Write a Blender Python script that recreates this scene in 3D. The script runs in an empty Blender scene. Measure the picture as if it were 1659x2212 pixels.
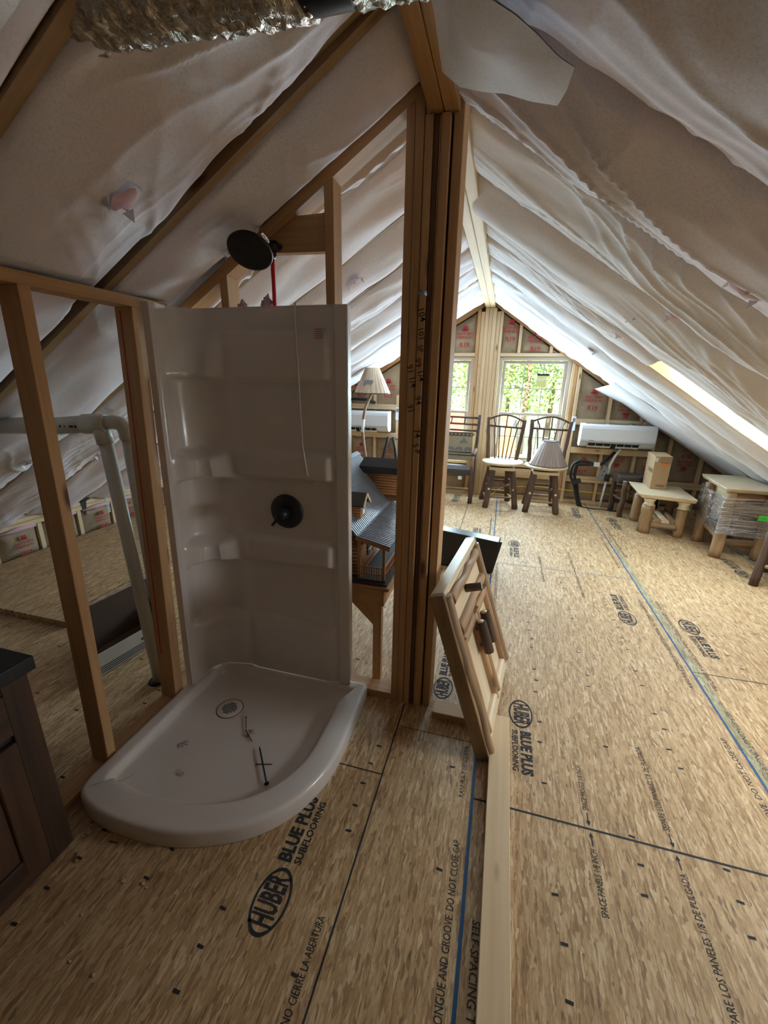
import bpy, math, random
from math import sin, cos, pi, sqrt, exp, atan2
from mathutils import Vector, Matrix, noise as mn
random.seed(7)
sc = bpy.context.scene
COL = sc.collection

# ------------------------------------------------------------------ camera
# world: X to the right, Y along the ridge towards the gable, Z up, metres, floor at z = 0
cam_d = bpy.data.cameras.new('camera')
cam = bpy.data.objects.new('camera', cam_d); COL.objects.link(cam)
cam_d.sensor_fit = 'HORIZONTAL'; cam_d.sensor_width = 36.0
cam_d.lens = 36.0 * 909.77 / 1659.0
cam_d.clip_start = 0.02; cam_d.clip_end = 300
_R = ((0.96308755, 0.26858839, 0.01796237),
      (0.09706709, -0.28426869, -0.95381827),
      (-0.25107838, 0.92035405, -0.29984673))
cam.matrix_world = Matrix(((_R[0][0], -_R[1][0], -_R[2][0], 0.0),
                           (_R[0][1], -_R[1][1], -_R[2][1], 0.0),
                           (_R[0][2], -_R[1][2], -_R[2][2], 1.615),
                           (0, 0, 0, 1)))
sc.camera = cam

# ------------------------------------------------------------------ light
sc.view_settings.view_transform = 'Standard'
sc.view_settings.look = 'None'
sc.view_settings.gamma = 1.0
sc.view_settings.use_curve_mapping = False
sc.view_settings.exposure = 1.28

sc.cycles.max_bounces = 6; sc.cycles.diffuse_bounces = 4; sc.cycles.glossy_bounces = 3; sc.cycles.transmission_bounces = 3
sc.cycles.caustics_reflective = False; sc.cycles.caustics_refractive = False
sc.cycles.use_adaptive_sampling = True; sc.cycles.adaptive_threshold = 0.05
world = bpy.data.worlds.new('sky'); sc.world = world; world.use_nodes = True
_wn = world.node_tree; _bg = _wn.nodes['Background']
_bg.inputs['Color'].default_value = (0.80, 0.90, 1.0, 1); _bg.inputs['Strength'].default_value = 4.0

def light(name, kind, loc, direction, energy, color=(1, 1, 1), **kw):
    d = bpy.data.lights.new(name, kind); d.energy = energy; d.color = color
    for k, v in kw.items():
        setattr(d, k, v)
    o = bpy.data.objects.new(name, d); COL.objects.link(o); o.location = loc
    o.rotation_euler = Vector(direction).to_track_quat('-Z', 'Y').to_euler()
    return o
sun = light('sun', 'SUN', (3, -6, 9), (0.10, 1.0, -0.74), 16.0, (1.0, 0.95, 0.86), angle=0.02)
# daylight through the two gable windows and far skylight, plus the added unseen skylight's lamp
for _x in (0.34, -0.93):
    light('daylight_window', 'AREA', (_x, 6.33, 1.28), (0, -1, -0.12), 30, (0.60, 0.86, 1.0), shape='RECTANGLE', size=0.80, size_y=1.25)
light('skylight_lamp', 'AREA', (1.81, 3.74, 1.42), (-0.55, 0, -0.83), 30, (0.66, 0.88, 1.0), shape='RECTANGLE', size=1.5, size_y=0.36)
light('skylight_lamp', 'AREA', (2.15, 1.69, 1.19), (-0.55, 0, -0.83), 13, (0.80, 0.92, 1.0), shape='RECTANGLE', size=0.8, size_y=0.40)  # lamp of the added, unseen skylight; brightens the near right floor

# ------------------------------------------------------------------ mesh helpers
V3 = Vector
class MB:
    """collects polygons with metric UVs (u along the grain)"""
    def __init__(s): s.v = []; s.f = []; s.uv = []; s.sm = []
    def face(s, idx, uv, smooth=False): s.f.append(idx); s.uv.append(uv); s.sm.append(smooth)
    def hexa(s, P):
        # 8 corners: bottom 0-3 ccw, top 4-7
        b = len(s.v); P = [V3(p) for p in P]; s.v += P
        e = [(P[1] - P[0]).length, (P[3] - P[0]).length, (P[4] - P[0]).length]
        ax = [(P[1] - P[0]), (P[3] - P[0]), (P[4] - P[0])]
        L = e.index(max(e)); o = P[0]
        un = [a.normalized() if a.length > 1e-9 else a for a in ax]
        others = [i for i in range(3) if i != L]
        for q in ((0, 3, 2, 1), (4, 5, 6, 7), (0, 1, 5, 4), (1, 2, 6, 5), (2, 3, 7, 6), (3, 0, 4, 7)):
            uv = []
            for k in q:
                d = P[k] - o
                uv.append((d.dot(un[L]), d.dot(un[others[0]]) + d.dot(un[others[1]])))
            s.face([b + k for k in q], uv)
        return s
    def box(s, x0, x1, y0, y1, z0, z1):
        return s.hexa([(x0, y0, z0), (x1, y0, z0), (x1, y1, z0), (x0, y1, z0), (x0, y0, z1), (x1, y0, z1), (x1, y1, z1), (x0, y1, z1)])
    def bar(s, p0, p1, a, b):
        """oriented box: centre line p0-p1, half-extent vectors a, b"""
        p0, p1, a, b = V3(p0), V3(p1), V3(a), V3(b)
        return s.hexa([p0 - a - b, p1 - a - b, p1 + a - b, p0 + a - b, p0 - a + b, p1 - a + b, p1 + a + b, p0 + a + b])
    def prism(s, pts, ext):
        """planar polygon pts extruded by vector ext"""
        b = len(s.v); pts = [V3(p) for p in pts]; ext = V3(ext); n = len(pts)
        s.v += pts + [p + ext for p in pts]
        d = max(((pts[(i + 1) % n] - pts[i]) for i in range(n)), key=lambda q: q.length).normalized()
        nn = V3((0, 0, 0))
        for i in range(n): nn += (pts[i] - pts[0]).cross(pts[(i + 1) % n] - pts[0])
        w = nn.normalized().cross(d)
        uv = [((p - pts[0]).dot(d), (p - pts[0]).dot(w)) for p in pts]
        flip = nn.dot(ext) > 0
        a = list(range(n)); 
        if flip: s.face([b + k for k in reversed(a)], [uv[k] for k in reversed(a)]); s.face([b + n + k for k in a], uv)
        else: s.face([b + k for k in a], uv); s.face([b + n + k for k in reversed(a)], [uv[k] for k in reversed(a)])
        for i in range(n):
            j = (i + 1) % n; q = [b + i, b + j, b + n + j, b + n + i]; l = (pts[j] - pts[i]).length
            along = abs((pts[j] - pts[i]).normalized().dot(d)) > .6 if l > 1e-9 else True
            u = [(0, 0), (l, 0), (l, ext.length), (0, ext.length)] if along else [(0, 0), (0, l), (ext.length, l), (ext.length, 0)]
            if not flip: q = q[::-1]; u = u[::-1]
            s.face(q, u)
        return s
    def tube(s, pts, r, n=10, caps=True, smooth=True, flat=1.0, jitter=0.0):
        pts = [V3(p) for p in pts]; m = len(pts); R = r if isinstance(r, (list, tuple)) else [r] * m
        b = len(s.v); up = None; L = 0
        Ls = []
        for i, p in enumerate(pts):
            t = (pts[min(i + 1, m - 1)] - pts[max(i - 1, 0)]).normalized()
            if up is None:
                up = V3((0, 0, 1)) if abs(t.z) < .9 else V3((0, 1, 0))
            a = up - t * up.dot(t); a.normalize(); c = t.cross(a); up = a
            if i: L += (p - pts[i - 1]).length
            Ls.append(L)
            for k in range(n):
                w = 2 * pi * k / n; rr = R[i] * (1 + (jitter * mn.noise(V3((p.x * 9 + k * 1.7, p.y * 9 + i, p.z * 9))) if jitter else 0))
                s.v.append(p + a * (rr * cos(w)) + c * (rr * flat * sin(w)))
        for i in range(m - 1):
            for k in range(n):
                k2 = (k + 1) % n; c0 = 2 * pi * R[i] * k / n; c1 = 2 * pi * R[i] * (k + 1) / n
                s.face([b + i * n + k, b + i * n + k2, b + (i + 1) * n + k2, b + (i + 1) * n + k],
                       [(Ls[i], c0), (Ls[i], c1), (Ls[i + 1], c1), (Ls[i + 1], c0)], smooth)
        if caps:
            for i, rev in ((0, True), (m - 1, False)):
                q = [b + i * n + k for k in range(n)]
                if rev: q = q[::-1]
                s.face(q, [(.01 * cos(2 * pi * k / n), .01 * sin(2 * pi * k / n)) for k in range(n)])
        return s
    def lathe(s, prof, c=(0, 0, 0), axis=(0, 0, 1), n=24, smooth=True, closed=False):
        """prof: [(r, h)] along axis from c"""
        ax = V3(axis).normalized(); a = V3((1, 0, 0)) if abs(ax.x) < .9 else V3((0, 1, 0)); a = (a - ax * a.dot(ax)).normalized(); d = ax.cross(a)
        b = len(s.v); c = V3(c); m = len(prof)
        for r, h in prof:
            for k in range(n):
                w = 2 * pi * k / n; s.v.append(c + ax * h + a * (r * cos(w)) + d * (r * sin(w)))
        for i in range(m - 1):
            for k in range(n):
                k2 = (k + 1) % n
                s.face([b + i * n + k, b + i * n + k2, b + (i + 1) * n + k2, b + (i + 1) * n + k],
                       [(prof[i][1], k * .02), (prof[i][1], k * .02 + .02), (prof[i + 1][1], k * .02 + .02), (prof[i + 1][1], k * .02)], smooth)
        if prof[0][0] > 1e-6: s.face([b + k for k in range(n)][::-1], [(cos(2 * pi * k / n) * prof[0][0], sin(2 * pi * k / n) * prof[0][0]) for k in range(n)][::-1])
        if prof[-1][0] > 1e-6: s.face([b + (m - 1) * n + k for k in range(n)], [(cos(2 * pi * k / n) * prof[-1][0], sin(2 * pi * k / n) * prof[-1][0]) for k in range(n)])
        return s
    def grid(s, fn, nu, nv, smooth=True, wrap_u=False, uvs=1.0, flip=False):
        """fn(i/nu, j/nv) -> point"""
        b = len(s.v); cu = nu if wrap_u else nu + 1
        for j in range(nv + 1):
            for i in range(cu): s.v.append(V3(fn(i / nu, j / nv)))
        for j in range(nv):
            for i in range(nu):
                i2 = (i + 1) % cu; q = [b + j * cu + i, b + j * cu + i2, b + (j + 1) * cu + i2, b + (j + 1) * cu + i]
                u = [(i / nu * uvs, j / nv * uvs), ((i + 1) / nu * uvs, j / nv * uvs), ((i + 1) / nu * uvs, (j + 1) / nv * uvs), (i / nu * uvs, (j + 1) / nv * uvs)]
                if flip: q = q[::-1]; u = u[::-1]
                s.face(q, u, smooth)
        return s
    def mesh(s, name, inv=None):
        me = bpy.data.meshes.new(name)
        vv = [inv @ p for p in s.v] if inv else s.v
        me.from_pydata([tuple(p) for p in vv], [], s.f)
        uvl = me.uv_layers.new(name='UVMap')
        flat = [c for face in s.uv for uv in face for c in uv]
        uvl.data.foreach_set('uv', flat)
        me.polygons.foreach_set('use_smooth', s.sm)
        me.update(); return me

def tag(o, label=None, cat=None, group=None, kind=None):
    if label: o['label'] = label
    if cat: o['category'] = cat
    if group: o['group'] = group
    if kind: o['kind'] = kind
    return o
def empty(name, loc=(0, 0, 0), rz=0.0):
    o = bpy.data.objects.new(name, None); COL.objects.link(o); o.location = loc; o.rotation_euler = (0, 0, rz); o.empty_display_size = .05
    return o
def wm(o):
    m = Matrix.Translation(o.location) @ o.rotation_euler.to_matrix().to_4x4()
    return (wm(o.parent) @ m) if o.parent else m
def put(name, mb, mat, parent=None, bev=0.0, local=False, seg=1, sub=0):
    """link a mesh; vertices are given in world space unless local"""
    inv = None
    if parent is not None and not local: inv = wm(parent).inverted()
    me = mb.mesh(name, inv); me.materials.append(M[mat] if isinstance(mat, str) else mat)
    o = bpy.data.objects.new(name, me); COL.objects.link(o); o.parent = parent
    if bev:
        m = o.modifiers.new('bevel', 'BEVEL'); m.width = bev; m.segments = seg; m.limit_method = 'ANGLE'; m.angle_limit = .6
    if sub:
        m = o.modifiers.new('sub', 'SUBSURF'); m.levels = sub; m.render_levels = sub
    return o
def thing(name, label, cat, loc=(0, 0, 0), rz=0.0, group=None):
    return tag(empty(name, loc, rz), label, cat, group)
def single(name, mb, mat, label, cat, base, group=None, **kw):
    """a thing that is one mesh, its origin at base"""
    me = mb.mesh(name, Matrix.Translation(base).inverted()); me.materials.append(M[mat])
    o = bpy.data.objects.new(name, me); COL.objects.link(o); o.location = base
    if kw.get('bev'):
        m = o.modifiers.new('bevel', 'BEVEL'); m.width = kw['bev']; m.segments = 1; m.limit_method = 'ANGLE'; m.angle_limit = .6
    return tag(o, label, cat, group)
def copy_tree(o, parent=None):
    c = o.copy(); COL.objects.link(c); c.parent = parent
    for ch in list(o.children): copy_tree(ch, c)
    return c
_txt = {}
def text(parent, s, mat, origin, right, up, size, name='lettering', align='CENTER', bold=0.0, ext=0.0006, sx=1.0):
    """flat printed lettering as a mesh; origin / right / up in world space"""
    key = (s, align, bold, ext)
    if key not in _txt:
        cu = bpy.data.curves.new('t', 'FONT'); cu.body = s; cu.align_x = align; cu.align_y = 'CENTER'; cu.size = 1.0; cu.offset = bold
        cu.resolution_u = 2; cu.fill_mode = 'FRONT'
        to = bpy.data.objects.new('t', cu); COL.objects.link(to)
        me = bpy.data.meshes.new_from_object(to); bpy.data.objects.remove(to); bpy.data.curves.remove(cu); _txt[key] = me
    me = _txt[key].copy(); me.materials.clear(); me.materials.append(M[mat])
    r = V3(right).normalized(); u = V3(up); u = (u - r * u.dot(r)).normalized(); n = r.cross(u)
    mw = Matrix(((r.x * size * sx, u.x * size, n.x, origin[0]), (r.y * size * sx, u.y * size, n.y, origin[1]), (r.z * size * sx, u.z * size, n.z, origin[2]), (0, 0, 0, 1)))
    inv = wm(parent).inverted() if parent else Matrix()
    me.transform(inv @ mw)
    o = bpy.data.objects.new(name, me); COL.objects.link(o); o.parent = parent
    return o

# ------------------------------------------------------------------ materials
M = {}
def newmat(name):
    m = bpy.data.materials.new(name); m.use_nodes = True; nt = m.node_tree; b = nt.nodes['Principled BSDF']; M[name] = m
    return m, nt, b
def node(nt, t, **kw):
    n = nt.nodes.new(t)
    for k, v in kw.items():
        if k.startswith('i_'):
            key = k[2:]; key = int(key) if key.isdigit() else key
            n.inputs[key].default_value = v
        else: setattr(n, k, v)
    return n
def ramp(nt, fac, stops, interp='LINEAR'):
    r = nt.nodes.new('ShaderNodeValToRGB'); r.color_ramp.interpolation = interp
    e = r.color_ramp.elements
    e[0].position, e[0].color = stops[0][0], (*stops[0][1], 1); e[1].position, e[1].color = stops[-1][0], (*stops[-1][1], 1)
    for p, c in stops[1:-1]:
        x = e.new(p); x.color = (*c, 1)
    nt.links.new(fac, r.inputs[0]); return r.outputs[0]
def mix(nt, fac, a, b, mode='MIX'):
    n = nt.nodes.new('ShaderNodeMix'); n.data_type = 'RGBA'; n.blend_type = mode
    for sock, v in ((n.inputs[0], fac), (n.inputs[6], a), (n.inputs[7], b)):
        if hasattr(v, 'is_linked'): nt.links.new(v, sock)
        else: sock.default_value = v if isinstance(v, (int, float)) else (*v, 1)
    return n.outputs[2]
def bump(nt, b, h, strength=.3, dist=.002):
    n = node(nt, 'ShaderNodeBump'); n.inputs['Strength'].default_value = strength; n.inputs['Distance'].default_value = dist
    nt.links.new(h, n.inputs['Height']); nt.links.new(n.outputs[0], b.inputs['Normal'])
def plain(name, c, rough=.5, metal=0.0, **kw):
    m, nt, b = newmat(name)
    b.inputs['Base Color'].default_value = (*c, 1); b.inputs['Roughness'].default_value = rough; b.inputs['Metallic'].default_value = metal
    for k, v in kw.items(): b.inputs[k.replace('_', ' ')].default_value = v
    return m
def coords(nt, kind='UV', scale=(1, 1, 1), rnd=True, rot=(0, 0, 0)):
    tc = node(nt, 'ShaderNodeTexCoord'); out = tc.outputs[kind]
    if rnd:
        oi = node(nt, 'ShaderNodeObjectInfo'); ml = node(nt, 'ShaderNodeMath', operation='MULTIPLY', i_1=37.0)
        nt.links.new(oi.outputs['Random'], ml.inputs[0])
        ad = node(nt, 'ShaderNodeVectorMath', operation='ADD'); nt.links.new(out, ad.inputs[0]); nt.links.new(ml.outputs[0], ad.inputs[1]); out = ad.outputs[0]
    mp = node(nt, 'ShaderNodeMapping'); mp.inputs['Scale'].default_value = scale; mp.inputs['Rotation'].default_value = rot
    nt.links.new(out, mp.inputs['Vector']); return mp.outputs[0]
def noise(nt, vec, scale=5, detail=3, rough=.55, dist=0.0):
    n = node(nt, 'ShaderNodeTexNoise', i_Scale=scale, i_Detail=detail, i_Roughness=rough, i_Distortion=dist)
    nt.links.new(vec, n.inputs['Vector']); return n.outputs['Fac']
def wood(name, light_c, dark_c, knot=(.16, .07, .025), rough=.65, grain=34, knots=True, sat=1.0):
    m, nt, b = newmat(name)
    v = coords(nt, 'UV', (1.3, grain, 1)); g = noise(nt, v, 1.0, 4, .6, .35)
    col = ramp(nt, g, [(.32, dark_c), (.5, tuple((p * .6 + q * .4) for p, q in zip(light_c, dark_c))), (.66, light_c)])
    v2 = coords(nt, 'UV', (1.1, 3.2, 1)); t = noise(nt, v2, 1.0, 2)
    col = mix(nt, .35, col, ramp(nt, t, [(.35, dark_c), (.65, light_c)]))
    if knots:
        vk = coords(nt, 'UV', (4.2, 14, 1)); vo = node(nt, 'ShaderNodeTexVoronoi', i_Scale=1.0, i_Randomness=1.0); nt.links.new(vk, vo.inputs['Vector'])
        sep = node(nt, 'ShaderNodeSeparateColor'); nt.links.new(vo.outputs['Color'], sep.inputs[0])
        pick = node(nt, 'ShaderNodeMath', operation='GREATER_THAN', i_1=.86); nt.links.new(sep.outputs[0], pick.inputs[0])
        kr = ramp(nt, vo.outputs['Distance'], [(.10, (1, 1, 1)), (.26, (0, 0, 0))])
        mu = node(nt, 'ShaderNodeMath', operation='MULTIPLY'); nt.links.new(pick.outputs[0], mu.inputs[0]); nt.links.new(kr, mu.inputs[1])
        col = mix(nt, mu.outputs[0], col, knot)
    nt.links.new(col, b.inputs['Base Color']); b.inputs['Roughness'].default_value = rough
    bump(nt, b, g, .25, .0015); return m

wood('pine', (.62, .365, .17), (.44, .225, .088))
wood('pine_pale', (.76, .58, .36), (.63, .43, .235))
wood('beam_wood', (.50, .27, .10), (.22, .10, .035), grain=46)
wood('ply_edge', (.20, .11, .05), (.06, .03, .014), grain=90, knots=False)
wood('slab_pine', (.82, .70, .50), (.70, .53, .33), rough=.35, grain=22)
wood('bark', (.17, .095, .06), (.035, .022, .016), rough=.85, grain=60, knots=False)
wood('peeled_log', (.56, .36, .18), (.10, .05, .028), rough=.45, grain=14)
wood('rail_log', (.56, .34, .165), (.15, .065, .028), rough=.5, grain=13)
wood('rafter_wood', (.40, .26, .14), (.25, .15, .075))
wood('vanity_wood', (.10, .044, .020), (.016, .009, .006), rough=.55, grain=22, knots=False)
wood('cabin_log', (.46, .21, .08), (.26, .105, .035), rough=.5, grain=60, knots=False)

def osb(name, tint=None):
    m, nt, b = newmat(name)
    layers = []; wv = noise(nt, coords(nt, 'Object', (14, 14, 14), rnd=False), 2.0, 1)
    for i, (rz, sx, sy) in enumerate(((.10, 150, 15), (-.42, 120, 14), (.50, 130, 16), (1.1, 95, 24))):
        v = coords(nt, 'Object', (sx, sy, 1), rnd=False, rot=(0, 0, rz))
        vo = node(nt, 'ShaderNodeTexVoronoi', i_Scale=1.0); 
        add = node(nt, 'ShaderNodeVectorMath', operation='ADD'); nt.links.new(v, add.inputs[0]); nt.links.new(wv, add.inputs[1]); nt.links.new(add.outputs[0], vo.inputs['Vector'])
        s = node(nt, 'ShaderNodeSeparateColor'); nt.links.new(vo.outputs['Color'], s.inputs[0]); layers.append((s.outputs[0], vo.outputs['Distance'], s.outputs[1]))
    c = ramp(nt, layers[0][0], [(0, (0.360, 0.218, 0.101)), (.25, (0.484, 0.315, 0.155)), (.6, (0.567, 0.383, 0.202)), (1, (0.680, 0.500, 0.292))])
    for k, thr in ((1, .62), (2, .66), (3, .80)):
        g = node(nt, 'ShaderNodeMath', operation='GREATER_THAN', i_1=thr); nt.links.new(layers[k][0], g.inputs[0])
        c = mix(nt, g.outputs[0], c, ramp(nt, layers[k][2], [(0, (0.330, 0.194, 0.086)), (.3, (0.494, 0.320, 0.155)), (.75, (0.608, 0.417, 0.224)), (1, (0.742, 0.558, 0.344))]))
    edge = ramp(nt, layers[0][1], [(.55, (1, 1, 1)), (.95, (.62, .55, .48))]); c = mix(nt, .6, c, edge, 'MULTIPLY')
    big = noise(nt, coords(nt, 'Object', (1.3, 1.3, 1.3), rnd=False), 1.0, 3)
    c = mix(nt, .5, c, ramp(nt, big, [(.3, (.84, .80, .76)), (.7, (1, 1, 1))]), 'MULTIPLY')
    fb = noise(nt, coords(nt, 'Object', (420, 26, 60), rnd=False), 1.0, 2, .7); fc = noise(nt, coords(nt, 'Object', (300, 40, 60), rnd=False, rot=(0, 0, .5)), 1.0, 2, .7)
    fm = node(nt, 'ShaderNodeMath', operation='MULTIPLY'); nt.links.new(fb, fm.inputs[0]); nt.links.new(fc, fm.inputs[1])
    c = mix(nt, .75, c, ramp(nt, fm.outputs[0], [(.12, (.55, .46, .38)), (.24, (.95, .93, .90)), (.38, (1.12, 1.10, 1.06))]), 'MULTIPLY')
    spk = noise(nt, coords(nt, 'Object', (60, 22, 30), rnd=False), 1.0, 1)
    c = mix(nt, ramp(nt, spk, [(.66, (0, 0, 0)), (.74, (.75, .75, .75))]), c, (.17, .10, .055))
    if tint: c = mix(nt, .85, c, tint, 'MULTIPLY')
    nt.links.new(c, b.inputs['Base Color']); b.inputs['Roughness'].default_value = .62
    return m
osb('osb'); osb('osb_blue', (.62, .84, .98))

def fabric(name, c1, c2, pink, rough=.9):
    m, nt, b = newmat(name)
    f = noise(nt, coords(nt, 'Object', (150, 150, 150)), 1.0, 2, .7)
    g = noise(nt, coords(nt, 'Object', (3.2, 3.2, 3.2)), 1.0, 2, .6)
    c = ramp(nt, f, [(.30, c2), (.56, c1)])
    c = mix(nt, ramp(nt, g, [(.42, (0, 0, 0)), (.68, (.8, .8, .8))]), c, mix(nt, f, pink, c1))
    nt.links.new(c, b.inputs['Base Color']); b.inputs['Roughness'].default_value = rough
    b.inputs['Sheen Weight'].default_value = .15
    w = noise(nt, coords(nt, 'Object', (22, 22, 22)), 1.0, 2, .65)
    bump(nt, b, w, .22, .004); return m
fabric('facing', (.83, .80, .875), (.71, .665, .735), (.85, .69, .755))
fabric('facing_white', (.83, .835, .89), (.71, .70, .75), (.82, .75, .80))
fabric('pink_wool', (.72, .47, .52), (.52, .27, .33), (.80, .52, .60))
def paper(name):
    m, nt, b = newmat(name)
    g = noise(nt, coords(nt, 'Object', (5, 5, 5)), 1.0, 4, .6); f = noise(nt, coords(nt, 'Object', (60, 60, 60)), 1.0, 2)
    c = ramp(nt, g, [(.3, (.27, .19, .115)), (.7, (.42, .315, .195))]); c = mix(nt, .25, c, ramp(nt, f, [(.3, (.2, .14, .08)), (.7, (.5, .38, .25))]))
    nt.links.new(c, b.inputs['Base Color']); b.inputs['Roughness'].default_value = .8; bump(nt, b, g, .5, .01); return m
paper('kraft_paper')
plain('red_print', (.42, .03, .035), .8)
plain('ink', (.025, .025, .028), .85)
plain('blue_paint', (.02, .09, .22), .7)
plain('marker', (.015, .013, .012), .7)
plain('acrylic', (.70, .62, .56), .22, 0.0, Coat_Weight=.25, Coat_Roughness=.15)
plain('black_metal', (.012, .012, .013), .42)
plain('black_top', (.010, .010, .011), .55)
plain('chrome', (.75, .75, .77), .12, 1.0)
plain('pvc', (.70, .67, .60), .35)
plain('red_pex', (.75, .012, .02), .3)
plain('white_plastic', (.78, .80, .82), .32)
plain('grey_plastic', (.20, .21, .22), .45)
plain('dark_slot', (.012, .013, .015), .7)
plain('vinyl_frame', (.50, .44, .355), .45)
plain('foil_tape', (.72, .70, .68), .25, 1.0)
plain('steel', (.52, .52, .52), .38, .9)
plain('rust_nail', (.20, .095, .035), .55, .5)
plain('black_nail', (.015, .014, .014), .5, .3)
plain('black_hose', (.015, .015, .016), .6)
plain('yellow_cord', (.70, .50, .03), .5)
plain('green_note', (.10, .72, .09), .7)
plain('cardboard', (.46, .31, .17), .8)
plain('white_card', (.62, .58, .50), .75)
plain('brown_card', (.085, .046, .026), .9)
plain('stripe_ink', (.055, .04, .05), .8)
plain('leather', (.07, .055, .055), .4)
plain('black_plastic', (.010, .010, .011), .28)
plain('roof_metal_shaded', (.022, .024, .028), .7)  # shade of the corrugation grooves put into this dark roof colour
plain('roof_rib', (.30, .33, .37), .35, .3)  # same roof metal; light on the corrugation crests painted as a paler tone
plain('roof_cap', (.22, .27, .33), .35, .3)
plain('cabin_dark', (.05, .045, .042), .7)
plain('bare_chip', (.55, .40, .26), .85)
plain('red_car', (.62, .05, .03), .3)
plain('orange_paint', (.80, .20, .03), .4)
plain('lawn', (.16, .26, .07), .9)
plain('paving', (.42, .41, .38), .85)
plain('sheathing', (.40, .28, .16), .8)
plain('shingle', (.05, .05, .055), .9)
plain('sticker_yellow', (.62, .60, .22), .6)
plain('tag_white', (.80, .80, .78), .7)
def leafy(name, a, b2):
    m, nt, b = newmat(name)
    oi = node(nt, 'ShaderNodeObjectInfo'); g = noise(nt, coords(nt, 'Object', (1.6, 1.6, 1.6)), 1.0, 3)
    nt.links.new(ramp(nt, g, [(.35, a), (.65, b2)]), b.inputs['Base Color']); b.inputs['Roughness'].default_value = .7
leafy('leaf', (.07, .16, .035), (.24, .34, .07))
leafy('leaf_yellow', (.20, .25, .05), (.46, .40, .10))
def foil():
    m, nt, b = newmat('foil')
    v = coords(nt, 'Object', (30, 14, 30)); vo = node(nt, 'ShaderNodeTexVoronoi', i_Scale=1.0); nt.links.new(v, vo.inputs['Vector'])
    n2 = noise(nt, coords(nt, 'Object', (70, 30, 70)), 1.0, 4, .7, 1.0)
    mx = node(nt, 'ShaderNodeMath', operation='ADD'); nt.links.new(vo.outputs['Distance'], mx.inputs[0]); nt.links.new(n2, mx.inputs[1])
    b.inputs['Base Color'].default_value = (.56, .50, .41, 1); b.inputs['Metallic'].default_value = 1.0; b.inputs['Roughness'].default_value = .24
    bump(nt, b, mx.outputs[0], .9, .006)
foil()
def pane(name, tint=(.96, .98, 1.0), gloss=.07, rough=.02):
    m = bpy.data.materials.new(name); m.use_nodes = True; nt = m.node_tree; nt.nodes.clear(); M[name] = m
    o = node(nt, 'ShaderNodeOutputMaterial'); t = node(nt, 'ShaderNodeBsdfTransparent'); t.inputs[0].default_value = (*tint, 1)
    g = node(nt, 'ShaderNodeBsdfGlossy'); g.inputs['Roughness'].default_value = rough; mx = node(nt, 'ShaderNodeMixShader'); mx.inputs[0].default_value = gloss
    nt.links.new(t.outputs[0], mx.inputs[1]); nt.links.new(g.outputs[0], mx.inputs[2]); nt.links.new(mx.outputs[0], o.inputs[0])
    return m, nt, g, mx
pane('glass')
def wrapfilm():
    m, nt, g, mx = pane('stretch_film', (.86, .90, .96), .3, .22)
    f = noise(nt, coords(nt, 'Object', (3, 3, 120), rnd=False), 1.0, 4, .7, .6); f2 = noise(nt, coords(nt, 'Object', (10, 10, 26), rnd=False), 1.0, 3, .6, 1.5)
    ad = node(nt, 'ShaderNodeMath', operation='ADD'); nt.links.new(f, ad.inputs[0]); nt.links.new(f2, ad.inputs[1])
    bp = node(nt, 'ShaderNodeBump'); bp.inputs['Strength'].default_value = 1.0; bp.inputs['Distance'].default_value = .012
    nt.links.new(ad.outputs[0], bp.inputs['Height']); nt.links.new(bp.outputs[0], g.inputs['Normal'])
    r = ramp(nt, f, [(.42, (.10, .10, .10)), (.58, (.75, .75, .75))]); nt.links.new(r, mx.inputs[0])
wrapfilm()
def lampshade(name, c):
    m, nt, b = newmat(name); g = noise(nt, coords(nt, 'UV', (60, 1.5, 1)), 1.0, 3)
    nt.links.new(ramp(nt, g, [(.35, tuple(x * .72 for x in c)), (.65, c)]), b.inputs['Base Color']); b.inputs['Roughness'].default_value = .6
    b.inputs['Coat Weight'].default_value = .8; b.inputs['Coat Roughness'].default_value = .12; bump(nt, b, g, .4, .004)
lampshade('shade_tan', (.66, .49, .33)); lampshade('shade_brown', (.33, .235, .19))
def tapestry():
    m, nt, b = newmat('tapestry'); f = noise(nt, coords(nt, 'UV', (70, 70, 1)), 1.0, 2)
    nt.links.new(ramp(nt, f, [(.4, (.32, .27, .17)), (.6, (.43, .37, .25))]), b.inputs['Base Color']); b.inputs['Roughness'].default_value = .9
tapestry()

# ================================================================== the room
RX, RZ = -0.30, 2.66
SL, SR = 0.60, 0.66
XL, XR = -4.10, 3.35          # eave walls
YB, YG = -2.2, 6.25           # back wall, gable wall
def zroof(x): return RZ + SL * (x - RX) if x < RX else RZ - SR * (x - RX)

# ---------------------------------------------------------------- floor
floor = tag(empty('floor'), 'tan strand-board subfloor of large printed panels with seams', 'floor', kind='structure')
put('subfloor_base', MB().box(XL - .2, XR + .2, YB, YG + .15, -.06, -.021), 'cabin_dark', floor)
cols = [(-4.2, -2.80, .2), (-2.80, -1.575, .9), (-1.575, -.352, 1.34), (-.352, .03, 1.62), (.03, 1.222, 1.34), (1.222, 2.43, 2.51), (2.43, 3.5, 1.34)]
for xa, xb, ys in cols:
    ys = ys - 2.438 * 2
    edges = [YB] + [ys + 2.438 * k for k in range(6) if YB + .05 < ys + 2.438 * k < YG] + [YG + .13]
    for a, b in zip(edges, edges[1:]):
        p = empty_loc = ((xa + xb) / 2, (a + b) / 2, 0)
        mb = MB().box(xa + .0018, xb - .0018, a + .002, b - .002, -.02, 0)
        o = put('panel', mb, 'osb', floor)
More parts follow.
